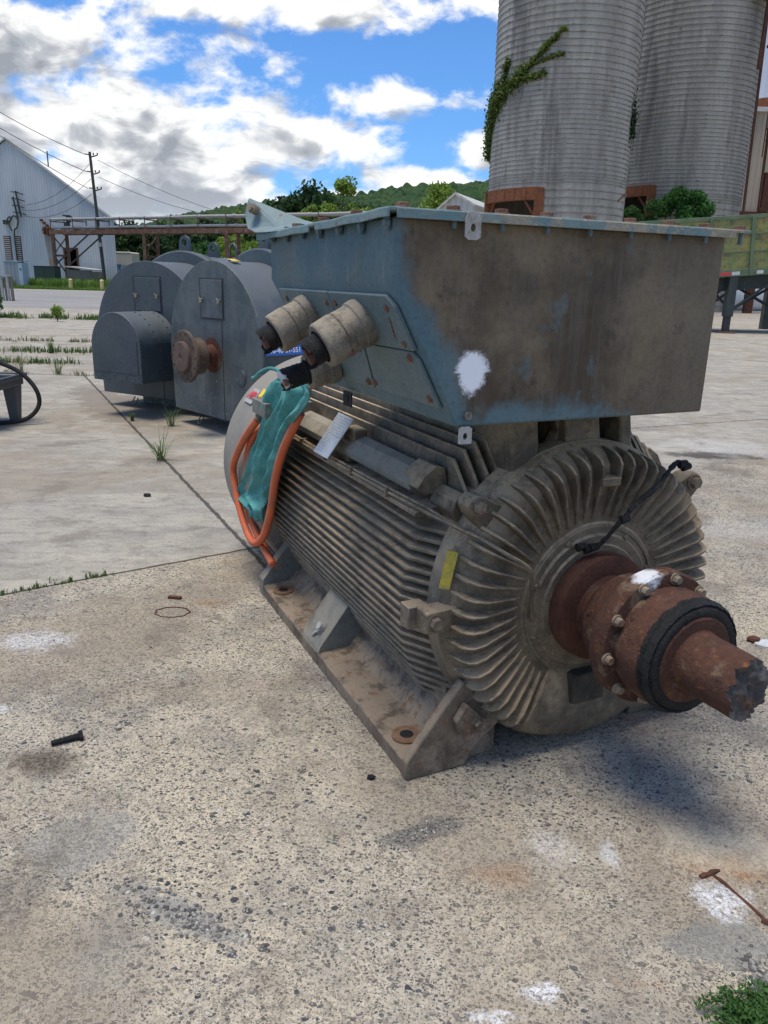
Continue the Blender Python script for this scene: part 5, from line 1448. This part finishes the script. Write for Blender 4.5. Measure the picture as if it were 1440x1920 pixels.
# ------------------------------------------------------------------ trailer on the right
TZ = R(0)
tr = thing('trailer', (11.0, 26.95, 0), 'old green and yellow open-top trailer standing on its landing legs', 'trailer')
M_trg = mat('trailer_green', f_paint((.20, .25, .09), (.33, .30, .09), rustc=(.26, .11, .05), dustc=(.42, .34, .12), dust=.1, sc=1.9, rustamt=.55, streak=.5, grime=.6, rough=.6))
M_trp = mat('trailer_post', f_paint((.11, .16, .09), (.16, .21, .12), rustc=(.25, .11, .05), dustc=(.3, .28, .15), dust=.1, sc=2.4, rustamt=.66))
M_trd = mat('chassis_green', f_paint((.035, .05, .045), (.05, .065, .06), rustc=(.12, .06, .04), dustc=(.12, .11, .09), dust=.3, sc=3, rustamt=.6))
tl_ = math.atan(.085)
Mt = Matrix.Translation((0, 0, 0)) @ Matrix.Rotation(-tl_, 4, 'Y')
def tbx(lo, hi, nm, m, par=None, bv=.008):
    q = B(); q.box(lo, hi, Mt); return q.build(nm, m, par or tr, bevel=bv)
side = tbx((-4.2, 0, 1.86), (6.5, .06, 3.66), 'side_panel', M_trg)
tbx((-4.2, 2.4, 1.86), (6.5, 2.46, 3.66), 'side_panel', M_trg)
tbx((-4.2, .06, 1.86), (6.5, 2.4, 1.92), 'floor', M_trd)
tbx((-4.26, -.04, 3.60), (6.5, .12, 3.72), 'top_rail', M_trp)
tbx((-4.26, -.05, 1.80), (6.5, .12, 2.02), 'bottom_rail', M_trp)
for z in (2.55, 3.10): tbx((-4.2, -.03, z), (6.5, -.001, z + .05), 'side_rib', M_trp, side)
for x in (-2.95, -1.6, -.25, 1.12, 2.5): tbx((x, -.09, 1.80), (x + .11, -.004, 3.66), 'side_post', M_trp, side)
tbx((-.25, -.10, 1.83), (-.14, -.02, 2.0), 'side_post', M_trp, side)
tbx((.18, -.06, 1.84), (.52, -.052, 1.95), 'reflector', M_red, side); tbx((.55, -.06, 1.84), (.82, -.052, 1.95), 'reflector', M_trim, side); tbx((1.38, -.06, 1.84), (1.6, -.052, 1.95), 'reflector', M_trim, side)
q = B()
for y in (.35, 1.9): q.prism([(-.3, 1.32), (-.3, 1.80), (6.5, 2.36), (6.5, 1.9)], 1, y, y + .16)
q.build('chassis_beam', M_trd, tr)
for y in (-.02, 2.15):
    q = B(); q.box((.38, y, .55), (.66, y + .28, 1.85)); lg = q.build('landing_leg', M_trd, tr, bevel=.01)
    q = B(); q.box((.42, y + .04, .05), (.62, y + .24, .58)); q.build('inner_leg', M_wire, lg)
    q = B(); q.box((.25, y - .08, 0), (.79, y + .36, .05)); q.build('foot_pad', M_steelrust, lg)
    q = B(); q.beam((.55, y + .14, .72), (1.9, y + .14, 1.75), .07, .07); q.build('strut', M_trd, lg)
q = B(); q.beam((.5, .3, .9), (.5, 2.3, 1.6), .06, .06); q.beam((.5, .3, 1.6), (.5, 2.3, .9), .06, .06); q.build('cross_brace', M_trd, tr)
for x0, x1 in ((3.3, 3.58),):
    for y in (1.9, 3.4):
        q = B(); q.box((x0, y, 0), (x1, y + .26, 2.1)); q.build('rear_leg', M_trd, tr)
q = B(); q.beam((1.2, 2.3, 1.75), (3.3, 2.0, .6), .09, .09); q.beam((3.3, 2.0, 1.9), (1.6, 2.3, .75), .09, .09); q.build('cross_brace', M_trd, tr)

# beyond the trailer: white tank, crate tote
t = thing('white_tank', (25.5, 57, 0), 'long white tank lying low on the ground behind the trailer', 'tank')
q = B(); q.lathe([(0, -5.2), (.5, -5.1), (.95, -4.7), (1.05, -4.2), (1.05, 5), (.9, 5.5), (0, 5.8)], (0, 0, 1.05), ax=0, n=32) if False else q.cyl((-6, 0, 1.0), (6, 0, 1.0), 1.1, n=32); q.build('shell', mat('tank_white', f_plain((.70, .72, .72), .5, .12, 1.5)), t)
q = B(); q.box((-4, -.7, 0), (-3.4, .7, .5)); q.box((3.4, -.7, 0), (4, .7, .5)); q.build('saddle', M_trim, t)
t = thing('caged_tote', (25.4, 50.2, 0), 'caged plastic liquid tote on a pallet behind the trailer', 'tote')
q = B(); q.box((-.62, -.5, .25), (.62, .5, 1.6)); q.build('bottle', mat('tote_plastic', f_plain((.42, .36, .25), .5, .15, 2)), t, bevel=.05)
q = B()
for k in range(7): q.beam((-.66 + .22 * k, -.54, .2), (-.66 + .22 * k, -.54, 1.65), .03, .03)
for k in range(5): q.beam((-.68, -.55, .3 + .33 * k), (.68, -.55, .3 + .33 * k), .03, .03); q.beam((-.67, -.54, .3 + .33 * k), (-.67, .54, .3 + .33 * k), .03, .03)
q.build('cage', M_galv, t)
q = B(); q.box((-.66, -.55, .0), (.66, .55, .06)); q.box((-.66, -.55, .14), (.66, .55, .2)); q.box((-.66, -.5, .06), (-.5, .5, .14)); q.box((.5, -.5, .06), (.66, .5, .14)); q.build('pallet', M_wire, t)

# ------------------------------------------------------------------ rusty tower and buildings at the far right
t = thing('process_building', (33, 66, 0), 'tan and rust streaked corrugated building behind the trailer', 'building')
q = B((33, 66, 0)); q.box((25.6, 64, 5.0), (45, 80, 14.2)); q.build('upper_wall', M_tanclad, t)
q = B((33, 66, 0)); q.box((25.2, 63.9, 0), (45, 80, 5.0)); q.build('lower_wall', M_rustclad, t)
q = B((33, 66, 0)); q.box((25.4, 63.7, 14.2), (45.2, 80.2, 14.5)); q.build('parapet', M_trim, t)
q = B((33, 66, 0)); q.box((25.1, 63.6, 5.0), (45.2, 63.95, 7.2)); q.build('rust_band', M_rust, t)
t = thing('white_bin', (32.5, 72, 0), 'tall pale metal bin rising behind the ladder tower', 'bin')
q = B(); q.lathe([(0, 0), (4.2, 0), (4.2, 34), (0, 36)], (0, 0, 0), ax=2, n=48); q.build('shell', mat('bin_white', f_clad((.55, .58, .66), (.50, .53, .60), rib=.9, rust=.0)), t)
q = B(); q.lathe([(4.22, 14.5), (4.25, 15), (4.22, 16.2)], (0, 0, 0), ax=2, n=48); q.build('rust_skirt', M_rusto, t)
t = thing('ladder_tower', (21.7, 50.2, 0), 'rusty steel stair tower with caged ladder against the farther silo', 'ladder tower')
T0 = Vector((21.9, 50.2, 0))
M_rs = M_rustd
for x in (-.35, .55):
    q = B(); q.beam((x + .2, 0, 0), (x - .35, 0, 22), .12, .12); q.build('upright', M_rs, t)
q = B(); q.beam((.95, .2, 0), (.95, .2, 8.2), .45, .45); q.beam((.95, 0, 8.1), (2.1, -.3, 9.3), .12, .15); q.build('stanchion', M_rs, t)
q = B(); q.beam((.6, 0, 6.1), (4, 0, 6.5), .25, .25); q.beam((.9, 0, 3.6), (2.7, 0, 6.3), .2, .2); q.build('bracket', M_rs, t)
q = B(); q.box((-1.6, -.7, 17.4), (1.6, .9, 17.55)); 
for k in range(8): q.beam((-1.5 + .42 * k, -.7, 17.5), (-1.5 + .42 * k, -.7, 18.6), .05, .05)
for z in (18.0, 18.6): q.beam((-1.6, -.7, z), (1.6, -.7, z), .05, .05)
q.beam((-.3, 0, 14.8), (1.6, 0, 17.4), .14, .14); q.beam((-.75, -.3, 13.6), (-.70, -.3, 21), .15, .2); q.build('platform', M_rs, t)
q = B()
for z in [9.9 + .33 * k for k in range(30)]: q.beam((.25, -.2, z), (.75, -.2, z), .035, .035)
for x in (.25, .75): q.beam((x, -.2, 9), (x - .1, -.2, 21), .05, .05)
lad = q.build('ladder', M_rs, t)
q = B()
for z in (10.5, 12.2, 13.9, 15.6, 17.2, 19.5):
    q.tube([(.5 + .62 * math.cos(R(a)) + .35, -.45 + .55 * math.sin(R(a)), z) for a in range(0, 361, 20)], .035, 5, cap=False)
for a in range(0, 360, 45): q.tube([(.85 + .62 * math.cos(R(a)), -.45 + .55 * math.sin(R(a)), z) for z in (10.4, 21)], .022, 5)
q.build('ladder_cage', M_rs, t)

# ------------------------------------------------------------------ hills
ridge = [(-.9, .05), (-.5, .045), (-.337, .046), (-.30, .055), (-.2626, .0675), (-.1906, .0795), (-.1515, .084), (-.1126, .0891), (-.0609, .0939), (-.0223, .1008), (.029, .1079), (.0803, .1114), (.1218, .1148), (.3, .115), (.9, .09)]
def rh(u_):
    for (a, b_), (c, d_) in zip(ridge, ridge[1:]):
        if a <= u_ <= c: return b_ + (d_ - b_) * (u_ - a) / (c - a)
    return .05
q = B(); NU, NV = 420, 60; vs = []; fs = []
Y0, Y1 = 190, 760
for j in range(NV + 1):
    f = j / NV; Y = Y0 + (Y1 - Y0) * f ** 1.1
    for i in range(NU + 1):
        u_ = -.62 + 1.24 * i / NU
        top = 1.45 + rh(u_) * 700
        X = u_ * Y
        z = top * min(1, ((Y - Y0) / (700 - Y0))) ** .9 if Y < 700 else top - (Y - 700) * .6
        dx_, dy_ = X / 9.0, Y / 11.0
        bump = 5.2 * (abs(mnoise.noise(Vector((dx_, dy_, 0)))) * 1.2 + .5 * mnoise.noise(Vector((dx_ * 2.6, dy_ * 2.6, 3)))) + 4 * mnoise.noise(Vector((X / 60, Y / 60, 9)))
        vs.append((X, Y, z - 2 + (bump + 2) * (0.2 if j == 0 else 1)))
for j in range(NV):
    for i in range(NU): fs.append((j * (NU + 1) + i, j * (NU + 1) + i + 1, (j + 1) * (NU + 1) + i + 1, (j + 1) * (NU + 1) + i))
q.add(vs, fs)
def f_hill(n):
    p = n.obj(); a = n.noise(p, .02, 4, .6); b_ = n.noise(p, .16, 5, .7); c = n.noise(p, .9, 4, .75)
    col = n.mix(n.ss(a, .4, .6), (.045, .10, .035), (.075, .13, .045)); col = n.mix(n.ss(b_, .45, .7, 0, .8), col, (.13, .19, .055))
    col = n.mix(n.ss(n.noise(n.v('ADD', p, (50, 9, 0)), .09, 5, .7), .50, .62, 0, .75), col, (.022, .05, .022))
    col = n.mix(n.ss(c, .4, .75, 0, .8), col, (.012, .03, .016))
    n.out(col, .95, bump=n.m('ADD', c, b_), bstr=1, bdist=2.0, spec=.1)
tag(q.build('hills', mat('wooded_hill', f_hill), ang=0, fix=False), kind='structure')

# ------------------------------------------------------------------ grass, weeds and litter
def blades(q, base, n_, h, spread, rnd, w=.004, lean=.5):
    for _ in range(n_):
        a = rnd.uniform(0, 6.28); hh = h * rnd.uniform(.5, 1.15); ln = lean * hh * rnd.uniform(.2, 1.3)
        p0 = Vector(base) + Vector((rnd.gauss(0, spread), rnd.gauss(0, spread), 0)); d = Vector((math.cos(a), math.sin(a), 0)); s_ = Vector((-d.y, d.x, 0)) * w
        p1 = p0 + d * ln * .35 + Vector((0, 0, hh * .6)); p2 = p0 + d * ln + Vector((0, 0, hh * (1 - .25 * abs(lean))))
        k = len(q.V); q.V += [tuple(p0 - s_), tuple(p0 + s_), tuple(p1 + s_ * .8), tuple(p1 - s_ * .8), tuple(p2)]; q.F += [(k, k + 1, k + 2, k + 3), (k + 3, k + 2, k + 4)]
def strip_grass(name, pts, dens, h, w, m, seed, wid=.05, lean=.5):
    rnd = random.Random(seed); q = B()
    for (p, r_) in zip(pts, pts[1:]):
        L = math.hypot(r_[0] - p[0], r_[1] - p[1])
        for _ in range(int(L * dens)):
            t_ = rnd.random(); x, y = p[0] + (r_[0] - p[0]) * t_ + rnd.gauss(0, wid), p[1] + (r_[1] - p[1]) * t_ + rnd.gauss(0, wid)
            if mnoise.noise(Vector((x * 1.3, y * 1.3, seed))) < -.05: continue
            blades(q, (x, y, 0), rnd.randint(3, 8), h * rnd.uniform(.4, 1.2), wid * .5, rnd, w, lean)
    return tag(q.build(name, m, ang=0, fix=False), 'thin grass growing out of a long slab joint', 'grass', kind='stuff')
g1 = strip_grass('joint_grass', [(-2.2, 3.04), (-1.2, 3.72)], 80, .035, .0022, M_grass, 1, .010)
strip_grass('joint_grass', [(-14, 11.65), (-3.2, 11.42)], 30, .10, .004, M_grassdry, 2, .06)
strip_grass('joint_grass', [(-14, 12.35), (-3.5, 13.1)], 60, .12, .006, M_grass, 3, .14)
strip_grass('joint_grass', [(-14, 14.15), (-4, 15.1)], 55, .14, .007, M_grass, 4, .16)
strip_grass('joint_grass', [(-16, 16.7), (-5, 17.3)], 30, .11, .008, M_grassdry, 5, .12)
strip_grass('joint_grass', [(-20, 25.4), (-9, 26.0)], 60, .22, .014, M_grass, 6, .22)
# verge grass
rnd = random.Random(21); q = B()
for _ in range(16000):
    x = rnd.uniform(-48, -15); y = 70.2 + 20 * rnd.random() ** 1.3
    tall = 1 if mnoise.noise(Vector((x * .25, y * .25, 0))) > -.05 and y > 73 else .3
    blades(q, (x, y, 0), 3, .95 * tall if y > 74 else .35 * max(tall, .6), .2, rnd, .03, .3)
tag(q.build('verge_grass', mat('verge_blades', f_leaf((.10, .20, .03), (.22, .32, .07))), ang=0, fix=False), 'tall bright grass along the foot of the warehouse', 'grass', kind='stuff')

def weed(loc, n_, h, lean, label, seed, w=.003, m=M_grass, stalk=True, name='weed'):
    rnd = random.Random(seed); t = thing(name, loc, label, 'weed'); q = B(); blades(q, (0, 0, 0), n_, h, h * .07, rnd, w, lean); q.build('blades', m, t, ang=0, fix=False)
    if stalk:
        q = B()
        for k in range(3): a = rnd.uniform(0, 6.28); q.tube([(0, 0, 0), (.2 * h * math.cos(a), .2 * h * math.sin(a), h * .7), (.35 * h * math.cos(a), .35 * h * math.sin(a), h * 1.15)], [.002, .0017, .001], 4)
        q.build('stalk', M_grassdry, t, fix=False)
    return t
weed((-1.83, 6.12, 0), 34, .26, 1.3, 'sprawling grass weed in the joint left of the finned motor', 1, .0035)
weed((-2.62, 7.85, 0), 60, .10, .6, 'low dense grass tuft on the brown patch before the grey motors', 2, .003, stalk=False)
weed((-2.15, 7.62, 0), 22, .22, .7, 'upright grass weed at the base of the grey motors', 3, .004)
weed((-5.45, 11.5, 0), 26, .34, .8, 'spiky weed on the slab joint, second from the tub', 4, .004, M_grassdry)
weed((-4.9, 11.5, 0), 26, .30, .9, 'leafy green weed on the slab joint nearest the hooded motor', 5, .004)
weed((-6.1, 11.6, 0), 22, .34, .8, 'dry weed on the slab joint nearest the grey tub', 6, .004, M_grassdry)
weed((-6.3, 14.6, 0), 40, .30, .5, 'bushy green weed in the far joint beside the hooded motor', 7, .006)
weed((-9.3, 18.2, 0), 40, .55, .6, 'tall broad-leaved weed standing in the far slab joints', 8, .012)
bush((-12.7, 25.6, 0), .42, .95, 700, .05, M_leafM, 'knee-high green shrub at the left end of the farthest joint', 9, 'shrub', 'shrub')
bush((-10.2, 24.3, 0), .25, .55, 350, .05, M_leafY, 'small yellow-green shrub right of the knee-high one', 10, 'shrub', 'shrub')
# leafy plant, lower right corner
rnd = random.Random(61); pl2 = thing('ground_plant', (.775, 1.215, 0), 'low leafy green plant creeping in the bottom right corner', 'plant')
q = B(); q2 = B()
for k in range(46):
    a = rnd.uniform(0, 6.28); L = rnd.uniform(.03, .13); pts = []
    for j in range(7):
        f = j / 6; pts.append((L * f * math.cos(a + .4 * f), L * f * math.sin(a + .4 * f) * .8, .004 + .045 * math.sin(f * 2.6) * rnd.uniform(.6, 1)))
    q2.tube(pts, .0009, 4)
    for P in pts[1:]:
        leafcloud(q, [(P[0] + rnd.gauss(0, .006), P[1] + rnd.gauss(0, .006), P[2] + abs(rnd.gauss(0, .005))) for _ in range(11)], .0058, rnd)
q2.build('stems', M_grass, pl2, fix=False); q.build('leaves', mat('leaf_weed', f_leaf((.05, .13, .03), (.11, .22, .06))), pl2, ang=0, fix=False)

def stone(q, c, r, rnd, fl=.6):
    n1, n2 = 6, 4; off = Vector((rnd.uniform(0, 99), 0, 0)); k = len(q.V); ph = rnd.uniform(0, 6)
    el = rnd.uniform(.7, 1.3)
    q.V.append((c[0], c[1], c[2] + r * fl))
    for (h_, rr) in ((.55, .75), (.0, 1.0), (-.5, .7)):
        for i in range(n1):
            a = 2 * math.pi * i / n1 + ph; jr = r * rr * rnd.uniform(.75, 1.15); q.V.append((c[0] + jr * math.cos(a) * el, c[1] + jr * math.sin(a) / el, c[2] + h_ * r * fl * rnd.uniform(.8, 1.2)))
    for i in range(n1):
        j = (i + 1) % n1; q.F.append((k, k + 1 + i, k + 1 + j))
        for lv in (0, 1): o_ = k + 1 + lv * n1; q.F.append((o_ + i, o_ + n1 + i, o_ + n1 + j, o_ + j))
rnd = random.Random(77); q = B()
for _ in range(2600):
    y = rnd.uniform(1.1, 2.0); x = -.62 - .38 * y + rnd.gauss(0, .085)
    stone(q, (x, y, .001), rnd.uniform(.0018, .008), rnd)
for _ in range(210):
    t_ = rnd.gauss(0, .55); x, y = -.44 + .16 * t_ + rnd.gauss(0, .03), 1.46 - .07 * t_ + rnd.gauss(0, .022); stone(q, (x, y, .001), rnd.uniform(.002, .007), rnd)
for _ in range(600):
    x, y = rnd.uniform(-1.6, 1.6), rnd.uniform(1.1, 3.8); stone(q, (x, y, .001), rnd.uniform(.0015, .0045), rnd)
for _ in range(260):
    t_ = rnd.gauss(0, .07); x, y = .12 + t_, 1.77 + t_ * .5 + rnd.gauss(0, .02); stone(q, (x, y, .001), rnd.uniform(.002, .004), rnd)
for _ in range(300):
    x, y = .86 + rnd.gauss(0, .03), 1.30 + rnd.gauss(0, .04); stone(q, (x, y, .001), rnd.uniform(.003, .008), rnd)
def f_grav(n):
    r = n.n('ShaderNodeNewGeometry').outputs['Random Per Island']
    n.out(n.ramp(r, [(0, (.05, .05, .055)), (.4, (.11, .105, .10)), (.7, (.20, .185, .165)), (.92, (.32, .30, .26)), (1, (.5, .48, .45))]), .85)
tag(q.build('gravel', mat('loose_gravel', f_grav), ang=0, fix=False), 'loose broken gravel scattered on the worn concrete', 'gravel', kind='stuff')

# litter
q = B((-1.0, 2.15, 0)); q.cyl((-1.045, 2.13, .010), (-.965, 2.175, .012), .008, .011, n=12); q.cyl((-.972, 2.171, .012), (-.962, 2.177, .012), .017, .018, n=12); o_ = q.build('steel_pin', M_rubber); o_.location = (-1.0, 2.15, 0); tag(o_, 'short dark steel pin with a head lying on the concrete', 'pin')
q = B((.9, 1.6, 0)); q.tube([(.835 + .012 * k, 1.625 + .0055 * k, .002 + .002 * math.sin(k * 2.3)) for k in range(6)], [.006, .008, .0065, .008, .006, .004], 7); q.tube([(.868 + .022 * k - .0014 * k * k, 1.640 - .034 * k, .001 + .002 * math.sin(k * 1.9)) for k in range(7)], [.004, .005, .0038, .005, .004, .0048, .004], 7); q.cyl((.93, 1.49, .003), (.955, 1.47, .003), .008, n=7); o_ = q.build('rebar', M_rustd); o_.location = (.9, 1.6, 0); tag(o_, 'rusty T-shaped rod embedded in the concrete at the right', 'rod')
q = B(); q.prism([(.07 * math.cos(2 * math.pi * k / 20), .04 * math.sin(2 * math.pi * k / 20)) for k in range(20)], 2, 0, .006); q.cyl((-.02, .012, .004), (-.02, .012, .0075), .008, n=10); q.cyl((.02, -.012, .004), (.02, -.012, .0075), .008, n=10)
o_ = q.build('metal_plate', M_alu); o_.location = (1.665, 2.99, 0); tag(o_, 'small pale metal plate with holes at the right picture edge', 'plate')
q = B(); rnd = random.Random(5); stone(q, (0, 0, .01), .03, rnd, .5); o_ = q.build('dirt_clod', M_rustd); o_.location = (1.60, 3.02, 0); tag(o_, 'brown clod of dirt beside the pale metal plate', 'clod')
q = B(); stone(q, (0, 0, .004), .012, rnd, .6); o_ = q.build('red_scrap', M_red); o_.location = (-1.085, 1.10, 0); tag(o_, 'tiny red plastic scrap near the bottom left corner', 'scrap')
q = B(); stone(q, (0, 0, .006), .013, rnd, .8); o_ = q.build('pebble', M_rubber); o_.location = (-.02, 2.0, 0); tag(o_, 'black pebble lying in front of the motor foot', 'pebble')
for (x, y, s_, lb) in ((-1.62, 5.05, .03, 'dark lump of debris on the pale slab left of the motor'), (-1.15, 5.85, .035, 'dark scrap of debris behind the sprawling weed'), (3.1, 5.6, .04, 'black scrap on the ground near the right edge')):
    q = B(); stone(q, (0, 0, .01), s_, rnd, .4); o_ = q.build('debris', M_rubber); o_.location = (x, y, 0); tag(o_, lb, 'debris')
q = B((-.94, 3.17, 0)); q.tube([(-.94 + .075 * math.cos(R(a)) * (1 + .1 * math.sin(a)), 3.17 + .055 * math.sin(R(a)),   .001) for a in range(0, 361, 15)], .0032, 6, cap=False); q.beam((-1.0, 3.33, .006), (-.94, 3.32, .006), .02, .01); o_ = q.build('embedded_ring', M_rustd); o_.location = (-.94, 3.17, 0); tag(o_, 'rusty ring set flush in the concrete left of the motor', 'ring')

# grey plastic tub with hose at the left edge
t = thing('plastic_tub', (-3.98, 7.45, 0), 'grey plastic tub on legs at the left picture edge', 'tub')
M_tub = mat('tub_plastic', f_plain((.075, .085, .09), .5, .25, 9))
q = B()
for (x0, x1, y0, y1) in ((-.45, .30, -.36, -.30), (-.45, .30, .30, .36), (-.45, -.39, -.30, .30), (.24, .30, -.30, .30)): q.box((x0, y0, .36), (x1, y1, .46))
q.box((-.39, -.30, .34), (.24, .30, .37)); q.build('basin', M_tub, t, bevel=.012)
q = B()
for (x0, x1, y0, y1) in ((-.48, .33, -.39, -.36), (-.48, .33, .36, .39), (-.48, -.45, -.36, .36), (.30, .33, -.36, .36)): q.box((x0, y0, .43), (x1, y1, .475))
q.build('rim', M_tub, t, bevel=.008)
for (x, y) in ((.22, -.28), (.22, .24), (-.4, -.28), (-.4, .24)):
    q = B(); q.add([(x - .06, y - .06, .36), (x + .07, y - .06, .36), (x + .07, y + .09, .36), (x - .06, y + .09, .36), (x - .03, y - .04, 0), (x + .05, y - .04, 0), (x + .05, y + .05, 0), (x - .03, y + .05, 0)], [(0, 1, 2, 3), (4, 7, 6, 5), (0, 4, 5, 1), (1, 5, 6, 2), (2, 6, 7, 3), (3, 7, 4, 0)]); q.build('leg', M_tub, t, bevel=.006)
q = B((-3.98, 7.45, 0)); q.tube(spline([(-4.05, 7.6, .62), (-3.85, 7.62, .60), (-3.62, 7.62, .50), (-3.47, 7.6, .34), (-3.45, 7.58, .18), (-3.55, 7.5, .06), (-3.75, 7.42, .03), (-4.1, 7.4, .03)], 8), .022, 10)
hz_ = q.build('black_hose', M_rubber); hz_.location = (-3.98, 7.45, 0); tag(hz_, 'black hose looping out of the grey plastic tub', 'hose')
t = thing('teal_machine', (-6.75, 12.3, 0), 'edge of a teal painted machine at the left picture edge', 'machine')
q = B(); q.box((-.8, 0, .05), (.02, .6, .60)); q.build('body', mat('teal_paint', f_plain((.04, .16, .19), .5, .2, 4)), t, bevel=.03)
q = B(); q.box((-.8, -.1, 0), (.34, .7, .05)); q.build('base', M_galv, t)
# label for the motor's loose litter done
